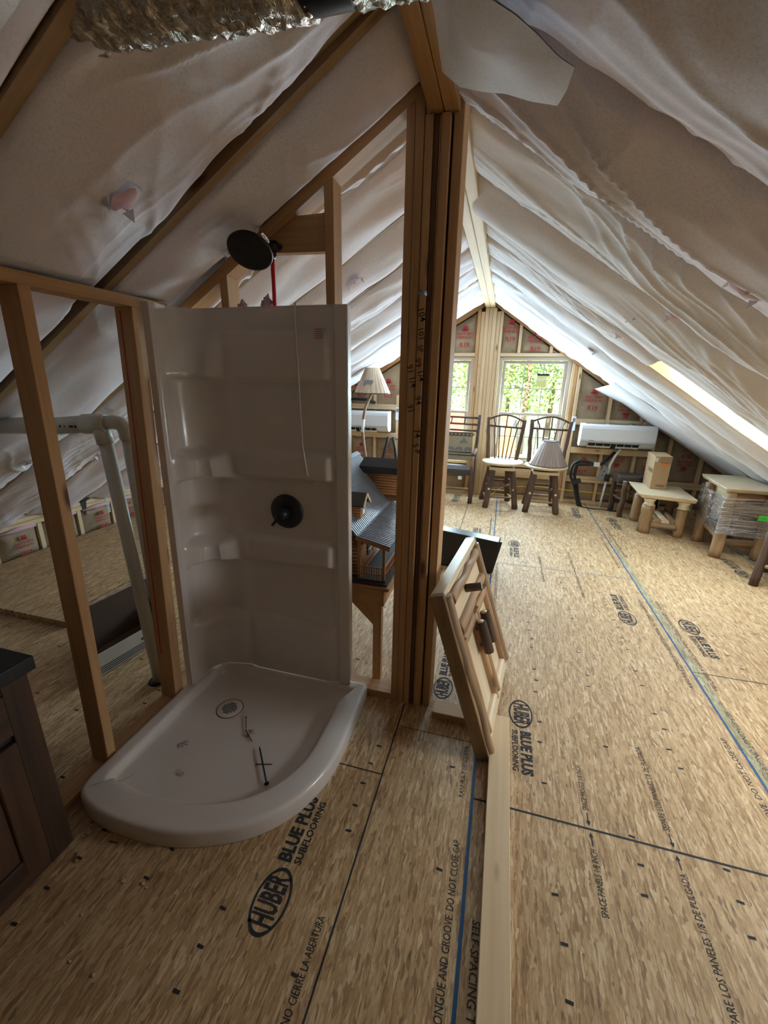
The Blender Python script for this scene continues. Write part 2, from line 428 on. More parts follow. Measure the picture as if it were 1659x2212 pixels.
# blue edge paint along the tongue seams and across some butt joints
def stripe(x0, x1, y0, y1, mat='blue_paint', name='edge_paint', z=.0006):
    mb = MB(); b = len(mb.v); mb.v += [V3((x0, y0, z)), V3((x1, y0, z)), V3((x1, y1, z)), V3((x0, y1, z))]
    mb.face([b, b + 1, b + 2, b + 3], [(0, 0), (1, 0), (1, 1), (0, 1)]); return put(name, mb, mat, floor)
stripe(.022, .034, YB, YG); stripe(1.212, 1.222, YB, YG); stripe(-.3545, -.3485, YB, YG, 'ink'); stripe(2.425, 2.433, YB, YG)
stripe(.035, 1.21, 1.336, 1.344, 'ink'); stripe(.035, 1.21, 3.774, 3.781); stripe(1.225, 2.42, 2.507, 2.513, 'ink'); stripe(1.225, 2.42, 4.944, 4.95, 'ink')
stripe(-1.5, -.355, 1.337, 1.343, 'ink')
stripe(1.2235, 1.270, .2, 4.6, 'osb_blue', 'edge_overspray', .0004); stripe(2.434, 2.475, 2.0, 5.6, 'osb_blue', 'edge_overspray', .0004)
PY, NY, PX, NX, PZ = (0, 1, 0), (0, -1, 0), (1, 0, 0), (-1, 0, 0), (0, 0, 1)
T_EN = 'SELF-SPACING TONGUE AND GROOVE. DO NOT CLOSE GAP.'
T_ES = 'RANURA Y LENGUETA AUTOESPACIADA. NO CIERRE LA ABERTURA'
ZT = .0008
def ft(s, x, y, d, size, al='LEFT', bold=0.0, sx=1.0):
    return text(floor, s, 'ink', (x, y, ZT), d, NX if d == PY else PX, size, 'printed_text', al, bold, sx=sx)
ft('NO CIERRE LA ABERTURA', -.396, .56, PY, .034, sx=.62); ft(T_EN, -.011, .50, PY, .034, sx=.70); ft('RANURA Y LENGUETA', -.014, 1.33, PY, .030, sx=.85)
ft('SELF-SPACING TONGUE AND GROOVE.', .070, .93, NY, .034, sx=.95)
ft(T_ES, -.40, 2.6, PY, .030); ft(T_EN, -.03, 2.35, PY, .030); ft(T_EN, .075, 3.75, NY, .030); ft(T_ES, -.02, 4.2, PY, .030); ft(T_EN, .08, 6.1, NY, .030)
ft(T_ES, 1.165, 2.35, PY, .034); ft(T_EN, 1.165, 1.05, PY, .034); ft(T_ES, 1.285, 3.4, NY, .034); ft(T_EN, 1.265, 2.2, NY, .034)
ft(T_EN, 1.165, 4.0, PY, .030); ft(T_ES, 1.285, 5.2, NY, .030); ft(T_EN, 2.37, 3.6, PY, .030); ft(T_ES, 2.37, 2.2, PY, .030)
for ys in (1.34, 3.777):
    for x, s, sx in ((.468, 'SPACE PANELS 1/8 INCH', .62), (.753, 'SEPARE LOS PANELES 1/8 DE PULGADA', .72)):
        ft(s, x, ys - .075, PY, .032, 'RIGHT', sx=sx); ft(s, x, ys + .075, PY, .032, 'LEFT', sx=sx)
        for sg in (-1, 1):
            mb = MB(); y0 = ys + sg * .012; y1 = ys + sg * .065
            b = 0; mb.v += [V3(p) for p in ((x - .002, y0 + sg * .02, ZT), (x + .002, y0 + sg * .02, ZT), (x + .002, y1, ZT), (x - .002, y1, ZT), (x, y0, ZT), (x - .008, y0 + sg * .02, ZT), (x + .008, y0 + sg * .02, ZT))]
            mb.face([0, 1, 2, 3], [(0, 0)] * 4); mb.face([4, 5, 6], [(0, 0)] * 3); put('printed_arrow', mb, 'ink', floor)
def logo(x, y, d, s=1.0):
    """oval badge with two lines of print; d = reading direction"""
    dy = 1 if d == PY else -1; mb = MB(); n = 40
    for r in (1.0, .88):
        for k in range(n):
            w = 2 * pi * k / n; mb.v.append(V3((x + .058 * s * r * cos(w), y + .098 * s * r * sin(w), ZT)))
    for k in range(n):
        k2 = (k + 1) % n; mb.face([k, k2, n + k2, n + k], [(0, 0)] * 4)
    put('printed_badge', mb, 'ink', floor)
    up = NX if d == PY else PX
    text(floor, 'HUBER', 'ink', (x, y, ZT), d, up, .104 * s, 'printed_badge', 'CENTER', .030, sx=.44)
    text(floor, 'BLUE PLUS', 'ink', (x + (-.016 if d == PY else .016) * s, y + dy * .115 * s, ZT), d, up, .066 * s, 'printed_badge', 'LEFT', .045, sx=.80)
    text(floor, 'SUBFLOORING', 'ink', (x + (.032 if d == PY else -.032) * s, y + dy * .118 * s, ZT), d, up, .036 * s, 'printed_badge', 'LEFT', .025, sx=.98)
logo(-.572, .80, PY); logo(.232, 1.875, NY); logo(1.005, 3.06, PY); logo(1.395, 3.06, NY); logo(.236, 4.33, NY); logo(1.04, 5.60, PY)
logo(1.42, 5.55, NY); logo(-.54, 5.80, PY); logo(2.22, 4.20, PY); logo(-.175, 1.95, PY, .9); logo(.25, -.56, NY); logo(-.16, 4.35, PY)
mb = MB()
random.seed(3)
for xa, xb, ys in cols:
    k = 0; x = xa + .29
    while x < xb - .06:
        y = -.2 + random.random() * .1
        while y < 6.1:
            y += random.choice((.10, .10, .13, .22, .42))
            b = len(mb.v); w = .018; hh = .0042; a = random.uniform(-.15, .15); jx = random.uniform(-.012, .012)
            mb.v += [V3((x + jx + sx * w * cos(a) - sy * hh * sin(a), y + sx * w * sin(a) + sy * hh * cos(a), ZT)) for sx, sy in ((-.6, -1), (.6, -1), (.6, 1), (-.6, 1))]
            mb.face([b, b + 1, b + 2, b + 3], [(0, 0)] * 4)
        x += .29
tag(put('fastener_marks', mb, 'ink', floor), kind='stuff')

# ---------------------------------------------------------------- roof: rafters, insulation, deck
ceiling = tag(empty('ceiling'), 'sloping attic ceiling of white-faced pillowy insulation between rafters', 'ceiling', kind='structure')
RAF_L = [-2.2, -1.5, -.9, -.3, .30, .885, 1.455, 2.05, 2.60, 3.20, 3.78, 4.36, 4.94, 5.52, 6.10]
RAF_R = [-2.2, -1.5, -.9, -.3, .25, .84, 1.405, 1.97, 2.53, 3.16, 3.52, 3.96, 4.45, 5.0, 5.55, 6.10]
NL = V3((SL, 0, -1)).normalized(); NR = V3((-SR, 0, -1)).normalized()
def rafter(side, y):
    if side == 'L':
        p0 = V3((RX - .04, y, zroof(RX - .04))); p1 = V3((XL, y, zroof(XL))); n = NL
    else:
        p0 = V3((RX + .04, y, zroof(RX + .04))); p1 = V3((XR, y, zroof(XR))); n = NR
    put('rafter', MB().bar(p0 - n * .095, p1 - n * .095, (0, .019, 0), n * .095), 'rafter_wood', ceiling)
for y in RAF_L: rafter('L', y)
for y in RAF_R: rafter('R', y)
def batt(side, y0, y1, xa, xb, nu, nv, bulge, seed, mat='facing', wr=1.0, lift=0.0, edge=.012, sit=-.012):
    n = NL if side == 'L' else NR
    L = abs(xb - xa) * sqrt(1 + (SL if side == 'L' else SR) ** 2)
    sg = 1 if side == 'L' else -1
    def fold(l, t, k, skew, freq):
        q = l * freq + (t - .5) * skew + seed * 7 + k * 13.7
        q += 1.2 * mn.noise(V3((l * 2.0, t * 2.5, seed + k)))
        return max(0.0, 1 - abs(mn.noise(V3((q, seed + k, t * .7)))) * 2.6) ** 2
    def f(t, s):
        s = s ** 1.25; x = xa + (xb - xa) * s; y = y0 + (y1 - y0) * t
        l = s * L; e = min(t, 1 - t)
        prof = (max(0.0, sin(pi * t))) ** .62
        b = bulge * (.72 + .45 * mn.noise(V3((l * .9 + seed, t * 1.3, seed * 3.1))))
        h = b * prof + sit
        # tension folds fanning out from the stapled edges
        z1 = max(0.0, mn.noise(V3((l * .75 + seed * 5, seed, 0))) + .22); z2 = max(0.0, mn.noise(V3((l * .75 - seed * 4, seed + 3, 0))) + .22)
        h += wr * min(1, e / .05) * (.016 * z1 * fold(l, t, 0, 3.2 * sg, 5.5) * exp(-t / .38) + .016 * z2 * fold(l, t, 1, -3.2 * sg, 5.5) * exp(-(1 - t) / .38))
        h += wr * .010 * z1 * fold(l, t, 2, 7 * sg, 3.2) * prof
        h += wr * .012 * mn.noise(V3((l * 2.6, t * 2.9, seed * 2.3))) * min(1, e / .1)
        if side == 'L' and y < 1.76:      # pressed up over the stub wall's top plate
            h = min(h, (zroof(x) - 1.922) * .857 + max(0, abs(x + 1.516) - .062) * .9)
        if side == 'L' and -1.62 < x < -.36:   # and over the sloping plate of the shower wall
            h = min(h, .004 + max(0, abs(y - 1.825) - .058) * .8)
        yy = y + (edge * mn.noise(V3((l * 2.2, seed, 4.0 if t < .5 else 9.0))) if e < .02 else 0)
        return V3((x, yy, zroof(x))) + n * (h + lift)
    mb = MB(); mb.grid(f, nu, nv, flip=(side == 'R')); return put('insulation_batt', mb, mat, ceiling)
G = .022
SKIES = [(3.52, 3.96, 1.02, 2.55), (1.405, 1.97, 1.75, 2.55)]
for i, (a, b) in enumerate(zip(RAF_L, RAF_L[1:])):
    near = -.35 < a < 2.3
    g0 = .06 if abs(b - 1.455) < .01 else .021
    batt('L', a + G, b - g0, RX - .07, XL + .02, 60 if near else 20, 300 if near else 70, (.055 if abs(a - .30) < .01 else .095) if near else .08, i * 1.37 + .4, 'facing', 2.1)
random.seed(5)
for i, (a, b) in enumerate(zip(RAF_R, RAF_R[1:])):
    near = -.35 < a < 2.6; hole = [s for s in SKIES if abs(s[0] - a) < .01]
    bl = .10 if near else .028 if abs(a - 3.16) < .01 else .06
    xe = hole[0][2] if hole else XR - .02
    batt('R', a + .003, b - .003, RX + .07, xe, (60 if near else 22) if not hole else 44, 260 if near else 80, bl if a != 3.52 else .04, i * 2.11 + .9, 'facing' if a < 1.5 else 'facing_white', 1.7, sit=.003)
    if hole: batt('R', a + .003, b - .003, hole[0][3], XR - .02, 20, 20, .04, i * 1.1, 'facing_white', .6, sit=.003)
# roof deck with the skylight opening
dk = .19
def deck(side, xa, xb, ya, yb):
    n = NL if side == 'L' else NR
    P = [V3((x, y, zroof(x))) - n * dk for x, y in ((xa, ya), (xb, ya), (xb, yb), (xa, yb))]
    if xb < xa: P = [P[1], P[0], P[3], P[2]]
    put('roof_deck', MB().hexa([*P, *[p - n * .03 for p in P]]), 'sheathing', ceiling)
deck('L', RX + .17, XL - .3, YB - .2, YG + .35)
deck('R', RX - .17, 1.02, YB - .2, YG + .35); deck('R', 2.55, XR + .3, YB - .2, YG + .35)
for xa, xb, ya, yb in ((1.02, 2.55, YB - .2, 1.424), (1.02, 1.75, 1.424, 3.539), (1.75, 2.55, 1.951, 3.539), (1.02, 2.55, 3.941, YG + .35)): deck('R', xa, xb, ya, yb)
# skylights: lined wells and glazed frames
def P_R(x, y, h): return V3((x, y, zroof(x))) - NR * h
def skylight(nm, label, ya, yb, x0, x1, cuts):
    ya += .019; yb -= .019; ym = (ya + yb) / 2
    sky = tag(empty(nm, ((x0 + x1) / 2, ym, zroof((x0 + x1) / 2))), label, 'skylight', kind='structure')
    for y in (ya - .008, yb + .008):
        for xa, xb in zip(cuts, cuts[1:]):
            p, q = P_R(xa, y, .10), P_R(xb, y, .10); d = (q - p).normalized() * .0015
            put('well_board', MB().bar(p + d, q - d, (0, .010, 0), NR * .103), 'pine_pale', sky)
    for x in (x0 + .01, x1 - .01):
        put('well_header', MB().bar(P_R(x, ya + .003, .10), P_R(x, yb - .003, .10), V3((1, 0, -SR)).normalized() * .012, NR * .10), 'pine_pale', sky)
    for p, q in (((x0, ya + .008), (x1, ya + .008)), ((x0, yb - .008), (x1, yb - .008)), ((x0 + .02, ya), (x0 + .02, yb)), ((x1 - .02, ya), (x1 - .02, yb))):
        put('skylight_frame', MB().bar(P_R(*p, .222), P_R(*q, .222), (0, .012, 0) if p[1] == q[1] else (.02, 0, -.02 * SR), NR * .016), 'vinyl_frame', sky)
    put('pane', MB().bar(P_R(x0, ym, .222), P_R(x1, ym, .222), (0, (yb - ya) / 2, 0), NR * .003), 'glass', sky)
skylight('window_3', 'bright skylight well lined with pale boards in right roof slope', 3.52, 3.96, 1.02, 2.55, (1.02, 1.56, 1.90, 2.10, 2.55))
skylight('added_skylight', 'added skylight in the right slope abreast of the post, out of view', 1.405, 1.97, 1.75, 2.55, (1.75, 2.55))  # unseen skylight, added to light the near right floor

# loose facing flaps, tears with pink wool showing
def tear(side, x, y, s, seed, depth=.06):
    n = NL if side == 'L' else NR; c = V3((x, y, zroof(x))) + n * depth; u = V3((1, 0, SL if side == 'L' else -SR)).normalized(); w = V3((0, 1, 0))
    mb = MB(); N = 12; ctr = len(mb.v); mb.v.append(c + n * .014)
    for k in range(N):
        a = 2 * pi * k / N; r = s * (.75 + .5 * mn.noise(V3((k * 1.3, seed, 2.2)))); mb.v.append(c + u * r * 1.25 * cos(a) + w * r * .8 * sin(a) + n * .004)
    for k in range(N): mb.face([ctr, 1 + k, 1 + (k + 1) % N], [(0, 0)] * 3, True)
    put('exposed_wool', mb, 'pink_wool', ceiling)
    for k in range(3):
        a = 2 * pi * k / 3 + seed; p = c + u * s * cos(a) * 1.15 + w * s * .8 * sin(a); t = (u * -sin(a) + w * cos(a)); o = (u * cos(a) + w * sin(a))
        mb = MB(); q = s * .32; tip = p + n * (.02 + .015 * random.random()) + o * q * (.5 * random.random())
        for dz in (0, .0015): mb.v += [p - t * q + n * dz, p + t * q + n * dz, tip + n * dz]
        mb.face([0, 1, 2], [(0, 0)] * 3); mb.face([5, 4, 3], [(0, 0)] * 3)
        for i in range(3): mb.face([i, 3 + i, 3 + (i + 1) % 3, (i + 1) % 3], [(0, 0)] * 4)
        put('torn_flap', mb, 'facing_white', ceiling)
for i, (sd, x, y, s, dp) in enumerate((('L', -1.14, 1.158, .052, .075), ('L', -1.155, 1.70, .030, .055), ('L', -2.81, 1.88, .045, .07), ('L', -2.88, 2.41, .035, .07), ('R', .745, 1.754, .05, .075), ('R', .695, 2.823, .05, .06), ('R', .754, 2.421, .05, .055), ('R', .732, 3.44, .04, .05), ('R', .768, 4.60, .05, .055), ('L', -1.0, 2.75, .05, .06))):
    tear(sd, x, y, s, i * 1.7, dp)
# sheet of facing hanging loose below the ridge on the right slope
flap_out = [(-.238, 1.10), (-.238, 1.213), (-.238, 1.368), (-.236, 1.520), (-.213, 1.584), (-.156, 1.601), (-.084, 1.547), (-.017, 1.494), (.056, 1.437), (.123, 1.378), (.136, 1.306), (.141, 1.225), (.106, 1.230), (.051, 1.210), (.009, 1.195), (-.046, 1.192), (-.102, 1.185), (-.140, 1.12), (-.19, 1.08)]
mb = MB(); ctr = (-.09, 1.36); rings = 9
for dz in (0.0, -.002):
    for j in range(rings + 1):
        for (x, y) in flap_out:
            q = j / rings; xx = ctr[0] + (x - ctr[0]) * q; yy = ctr[1] + (y - ctr[1]) * q
            sag = .121 + .010 * (1 - q) * (xx > -.15) + .010 * mn.noise(V3((xx * 7, yy * 5, 1.2))) - .05 * max(0, 1.16 - yy) / .08
            mb.v.append(V3((xx, yy, zroof(xx))) + NR * (sag + dz))
m = len(flap_out)
for sd in range(2):
    o0 = sd * (rings + 1) * m
    for j in range(rings):
        for k in range(m):
            q = [o0 + j * m + k, o0 + j * m + (k + 1) % m, o0 + (j + 1) * m + (k + 1) % m, o0 + (j + 1) * m + k]
            mb.face(q if sd else q[::-1], [(0, 0)] * 4, True)
put('loose_facing', mb, 'facing_white', ceiling)
# drooping lower edge of the facing over the gable wall on the right
def droop(t, s):
    x = 1.18 + 1.9 * s; y = 5.35 + .83 * t
    return V3((x, y, zroof(x))) + NR * (.045 + .07 * t ** .5 * (1 - .5 * s) + .02 * mn.noise(V3((x * 3, y * 3, 0))) + (.05 * max(0, 1 - s * 6)) * t)
mb = MB(); mb.grid(droop, 16, 30, flip=True); put('loose_facing', mb, 'facing_white', ceiling)

# ridge beam: two plies from the back to the post, two plies on to the gable
for xa, xb in ((-.350, -.2985), (-.2965, -.243)):
    put('ridge_beam_ply', MB().box(xa, xb, YB, 1.845, 2.497, 2.74), 'beam_wood', ceiling, bev=.004)
for xa, xb in ((-.362, -.301), (-.299, -.238)):
    put('ridge_beam_ply', MB().box(xa, xb, 1.95, YG + .02, 2.545, 2.74), 'pine_pale', ceiling, bev=.004)

# ---------------------------------------------------------------- eave walls and back wall
def paper_batt(parent, corners, bulge, seed, nrm, nu=12, nv=14, mat='kraft_paper'):
    """corners: bl, br, tr, tl; bulges along nrm"""
    bl, br, tr, tl = [V3(c) for c in corners]; n = V3(nrm)
    def f(u, v):
        p = (bl * (1 - u) + br * u) * (1 - v) + (tl * (1 - u) + tr * u) * v
        e = min(u, 1 - u, v, 1 - v); h = bulge * min(1, e / .2) ** .6 * (.7 + .6 * mn.noise(p * 4.0 + V3((seed, 0, 0))))
        r = max(0, 1 - abs(mn.noise(p * 3.1 + V3((seed * 3, seed, 0)))) * 5); h -= .014 * r * min(1, e / .1)
        return p + n * h
    mb = MB(); mb.grid(f, nu, nv); return put('insulation_batt', mb, mat, parent)
def print_on(parent, x, y, z, right, up, s=1.0, flip=False, out=(0, -1, 0)):
    r = V3(right) * (-1 if flip else 1); u = V3(up) * (-1 if flip else 1); o = V3((x, y, z))
    text(parent, 'PINK\nNEXT GEN\nFIBERGLAS', 'red_print', o + u * .03 * s, r, u, .052 * s, 'lettering', 'CENTER', .02)
    text(parent, 'R19', 'red_print', o - u * .135 * s, r, u, .095 * s, 'lettering', 'CENTER', .02)
    mb = MB(); c = o + u * .115 * s; a = r * .035 * s; b = u * .032 * s; mb.v += [c - a - b, c + a - b, c + a + b, c - a + b]; mb.face([0, 1, 2, 3], [(0, 0)] * 4); put('lettering', mb, 'red_print', parent)

wl = tag(empty('wall_left', (XL, 3, 0)), 'low eave wall of plates, short studs and paper-faced batts', 'wall', kind='structure')
for z0, z1 in ((.275, .32), (.323, .362), (.365, .41)): put('plate', MB().box(XL - .06, XL, YB, YG, z0, z1), 'pine_pale', wl, bev=.002)
put('sheathing', MB().box(XL - .18, XL - .15, YB - .2, YG + .2, -.06, .55), 'sheathing', wl)
ys = [-2.0 + .395 * k for k in range(21)]
for k, y in enumerate(ys):
    put('stud', MB().box(XL - .06, XL, y - .019, y + .019, .002, .274), 'pine_pale', wl)
for k, (a, b) in enumerate(zip(ys, ys[1:])):
    if a < 0: continue
    paper_batt(wl, ((XL - .03, b - .03, .01), (XL - .03, a + .03, .01), (XL - .03, a + .03, .27), (XL - .03, b - .03, .27)), .075, k * 1.9, (1, 0, 0))
    if a > 1.5:
        print_on(wl, XL + .060, (a + b) / 2, .14, (0, 1, 0), PZ, .6, k % 2 == 0)
    mb = MB(); mb.tube([(XL + .005, a + .04, .268), (XL + .015, (a + b) / 2, .272), (XL + .005, b - .04, .268)], [.012, .022, .012], 8, jitter=.5); put('wool_edge', mb, 'pink_wool', wl)
for y in (2.83, 3.47):
    mb = MB().box(XL + .0005, XL + .003, y - .022, y + .022, .16, .40)
    st = put('tie_strap', mb, 'steel', wl)
    for k in range(5):
        for s_ in (-1, 1): put('strap_hole', MB().lathe([(.004, 0), (.004, .0012)], (XL + .0028, y + s_ * .011, .185 + k * .045), (1, 0, 0), 8), 'dark_slot', st)
wr_ = tag(empty('wall_right', (XR, 3, 0)), 'low right eave wall under the roof slope', 'wall', kind='structure')
put('sheathing', MB().box(XR, XR + .03, YB - .2, YG + .2, -.06, .6), 'sheathing', wr_)
for k, y in enumerate([0.2 + .406 * q for q in range(15)]): put('stud', MB().box(XR - .06, XR - .002, y, y + .038, .0, .26), 'pine', wr_)
wb = tag(empty('wall_back', (0, YB, 0)), 'plain sheathed end wall behind the viewpoint', 'wall', kind='structure')
put('sheathing', MB().prism([(XL - .3, YB, -.06), (XR + .3, YB, -.06), (XR + .3, YB, zroof(XR + .3) + .3), (RX, YB, RZ + .3), (XL - .3, YB, zroof(XL - .3) + .3)], (0, -.03, 0)), 'sheathing', wb)

# ---------------------------------------------------------------- gable wall
wg = tag(empty('wall_gable', (RX, YG, 0)), 'open-framed gable wall with pine studs, printed paper batts and two windows', 'wall', kind='structure')
W2 = (-.12, .80); W1 = (-1.40, -.46); WZ = (.50, 1.94)
YS = YG + .14
def zt(x): return zroof(x) + .28
def sheath(poly): put('sheathing', MB().prism([(x, YS, z) for x, z in poly], (0, .02, 0)), 'sheathing', wg)
sheath([(XL - .3, -.1), (W1[0], -.1), (W1[0], zt(W1[0])), (XL - .3, zt(XL - .3))])
sheath([(W1[0], -.1), (W2[1], -.1), (W2[1], WZ[0]), (W1[0], WZ[0])])
sheath([(W1[1], WZ[0]), (W2[0], WZ[0]), (W2[0], WZ[1]), (W1[1], WZ[1])])
sheath([(W1[0], WZ[1]), (W2[1], WZ[1]), (W2[1], zt(W2[1])), (RX, zt(RX)), (W1[0], zt(W1[0]))])
sheath([(W2[1], -.1), (XR + .3, -.1), (XR + .3, zt(XR + .3)), (W2[1], zt(W2[1]))])
def gst(x0, x1, z0, z1=None, mat='pine_pale', y0=YG, d=.135):
    """a stud or rail in the gable wall; z1 None: cut to the rake"""
    if z1 is None:
        mb = MB().prism([(x0, y0, z0), (x1, y0, z0), (x1, y0, zroof(x1) - .055), (x0, y0, zroof(x0) - .055)], (0, d, 0))
    else: mb = MB().box(x0, x1, y0, y0 + d, z0, z1)
    return put('stud' if (z1 is None or z1 - z0 > x1 - x0) else 'rail', mb, mat, wg, bev=.002)
# rake plates under each slope
for side in (-1, 1):
    x0 = RX + side * .06; x1 = (XR if side > 0 else XL) - side * .02
    mb = MB().prism([(x0, YG - .004, zroof(x0) - .052), (x1, YG - .004, zroof(x1) - .052), (x1, YG - .004, zroof(x1) + .02), (x0, YG - .004, zroof(x0) + .02)], (0, .13, 0)); put('rake_plate', mb, 'pine', wg)
# post under the ridge beam: seven plies
for k in range(5): gst(-.412 + k * .0505, -.412 + k * .0505 + .0485, .04, 2.543 if .5 < k < 3.5 else 2.50, 'pine_pale', YG + (.0 if k % 2 else .012))
gst(-.158, -.122, .04, None); gst(-.458, -.415, .04, None, 'pine')
# right of window 2
for x0, x1, m_, yo in ((.803, .842, 'pine_pale', 0), (.844, .880, 'pine', .01)): gst(x0, x1, .04, None, m_, YG + yo)
gst(.884, .925, .0, None, 'pine_pale', YG - .03)
# headers, sills, cripples
gst(W2[0], .80, 1.942, 1.985); gst(W1[0], -.46, 1.942, 1.985); gst(W2[0], .80, .455, .497); gst(W1[0], -.46, .455, .497)
for x in (.095, .50): gst(x, x + .038, 1.987, None)
for x in (-.80, -1.15): gst(x, x + .038, 1.987, None)
for z0, z1 in ((.302, .343), (.346, .386), (.389, .430)): gst(-1.40, -.46, z0, z1); gst(-.12, .80, z0, z1)
for z0, z1 in ((.302, .343), (.346, .386)): gst(.93, XR - .3, z0, z1)
gst(XL + .3, -1.45, .302, .343); gst(XL + .3, -1.45, .346, .386)
put('bottom_plate', MB().box(XL, XR, YG, YG + .13, 0, .038), 'pine_pale', wg)
# right bays: 16 inch centres, rails around the air conditioner
RS = [1.31, 1.715, 2.105, 2.495, 2.905, 3.2]
for x in RS: gst(x, x + .038, .388, None, 'pine_pale'); gst(x, x + .038, .039, .300, 'pine_pale', YG + .01)
gst(.928, 1.30, 1.083, 1.160, 'pine_pale', YG - .006, .04); gst(1.352, 1.712, 1.083, 1.160, 'pine_pale', YG - .006, .04); gst(1.30, 1.352, 1.083, 1.160, 'pine_pale', YG - .038, .03)
gst(.928, 1.90, .708, .785, 'pine_pale', YG - .045, .04); gst(1.755, 1.90, 1.083, 1.160, 'pine_pale', YG - .045, .04)
gst(1.895, 1.935, .389, None, 'pine_pale', YG - .045)
# left side
gst(-1.440, -1.402, .04, None); gst(-1.482, -1.443, .04, None, 'pine'); 
LS = [-1.90, -2.31, -2.72, -3.13, -3.54]
for x in LS: gst(x, x + .038, .388, None, 'pine_pale'); gst(x, x + .038, .039, .300, 'pine_pale', YG + .01)
gst(-2.7, -1.485, 1.19, 1.265, 'pine_pale', YG - .045, .04); gst(-2.7, -1.485, .775, .85, 'pine_pale', YG - .045, .04); gst(-1.54, -1.487, .0, 1.40, 'pine_pale', YG - .03)
def gbatt(x0, x1, z0, z1, seed, bulge=.05, mat='kraft_paper', pr=None, flip=False):
    za, zb = (z1, z1) if z1 is not None else (zroof(x0) - .07, zroof(x1) - .07)
    paper_batt(wg, ((x0, YG + .06, z0), (x1, YG + .06, z0), (x1, YG + .06, zb), (x0, YG + .06, za)), bulge, seed, (0, -1, 0), mat=mat)
    if pr:
        for z, fl in pr: print_on(wg, (x0 + x1) / 2, YG - .022 + .016, z, PX, PZ, .85, fl)
gbatt(-.12, .094, 1.99, None, 1, pr=((2.27, False),)); gbatt(.134, .499, 1.99, None, 2, pr=((2.15, False),)); gbatt(.539, .80, 1.99, None, 3, mat='pink_wool')
gbatt(-.80 + .04, -.46, 1.99, None, 4, pr=((2.2, False),)); gbatt(-1.11, -.80, 1.99, None, 5); gbatt(-1.40, -1.15, 1.99, None, 6)
xs = [.93] + RS
for k, (a, b) in enumerate(zip(xs, xs[1:])):
    a += .039 if k else 0; top = zroof(b)
    gbatt(a, b, .39, None if top < 1.12 else .80, 10 + k); gbatt(a, b, .04, .30, 20 + k)
    if top > 1.12: gbatt(a, b, .80, None, 30 + k, pr=(((1.42, False),) if k == 0 else ((1.32, True),) if k == 1 else ()))
    print_on(wg, (a + b) / 2, YG - .006, .55 + .1 * (k % 2), PX, PZ, .7, k % 2 == 1)
xs = [-1.485] + LS
for k, (b, a) in enumerate(zip(xs, xs[1:])):
    a += .039; gbatt(a, b, .39, .80, 40 + k); gbatt(a, b, .04, .30, 50 + k); gbatt(a, b, .80, None, 60 + k, pr=((1.50, False),) if k < 2 else ())
    print_on(wg, (a + b) / 2, YG - .006, .57, PX, PZ, .7, False)
for x0, x1, s_ in ((-1.40, -.46, 70), (-.12, .80, 71)): gbatt(x0, x1, .04, .30, s_)
print_on(wg, .45, YG - .006, .17, PX, PZ, .6, False); print_on(wg, .1, YG - .006, .17, PX, PZ, .6, False)

def window(name, label, xa, xb):
    w = tag(empty(name, ((xa + xb) / 2, YG + .08, WZ[0])), label, 'window', kind='structure')
    y0, y1 = YG + .03, YG + .125; z0, z1 = WZ
    for a in ((xa, xa + .045, z0, z1), (xb - .045, xb, z0, z1), (xa + .045, xb - .045, z1 - .045, z1), (xa + .045, xb - .045, z0, z0 + .05)):
        put('window_frame', MB().box(a[0], a[1], y0, y1, a[2], a[3]), 'vinyl_frame', w, bev=.003)
    zm = 1.19
    for nm, za, zb, yy in (('sash', zm - .02, z1 - .05, y0 + .052), ('sash', z0 + .05, zm + .018, y0 + .022)):
        u, v = xa + .048, xb - .048
        for a in ((u, u + .038, za, zb), (v - .038, v, za, zb), (u + .038, v - .038, zb - .036, zb), (u + .038, v - .038, za, za + .036)):
            put(nm, MB().box(a[0], a[1], yy, yy + .03, a[2], a[3]), 'vinyl_frame', w, bev=.002)
        put('pane', MB().box(u + .035, v - .035, yy + .013, yy + .017, za + .03, zb - .03), 'glass', w)
        for k in (1, 2): 
            x = u + .038 + (v - u - .076) * k / 3; put('muntin', MB().box(x - .007, x + .007, yy + .009, yy + .022, za + .036, zb - .036), 'vinyl_frame', w)
        z = (za + zb) / 2; put('muntin', MB().box(u + .038, v - .038, yy + .0095, yy + .0215, z - .007, z + .007), 'vinyl_frame', w)
    for k in (.27, .73): put('sash_lock', MB().box(xa + (xb - xa) * k - .025, xa + (xb - xa) * k + .025, y0 - .002, y0 + .02, zm + .019, zm + .034), 'vinyl_frame', w, bev=.004)
    return w
w2 = window('window_2', 'tan sash window behind the two swivel stools', *W2)
w1 = window('window_1', 'tan sash window half hidden by the built-up post', *W1)
put('maker_sticker', MB().box(.385, .515, YG + .083, YG + .085, 1.555, 1.70), 'sticker_yellow', w2)
put('maker_sticker', MB().box(.385, .545, YG + .0815, YG + .083, 1.702, 1.728), 'ink', w2)
text(w2, 'Viwin', 'tag_white', (.45, YG + .082, 1.655), NX, PZ, .06, 'sticker_print')

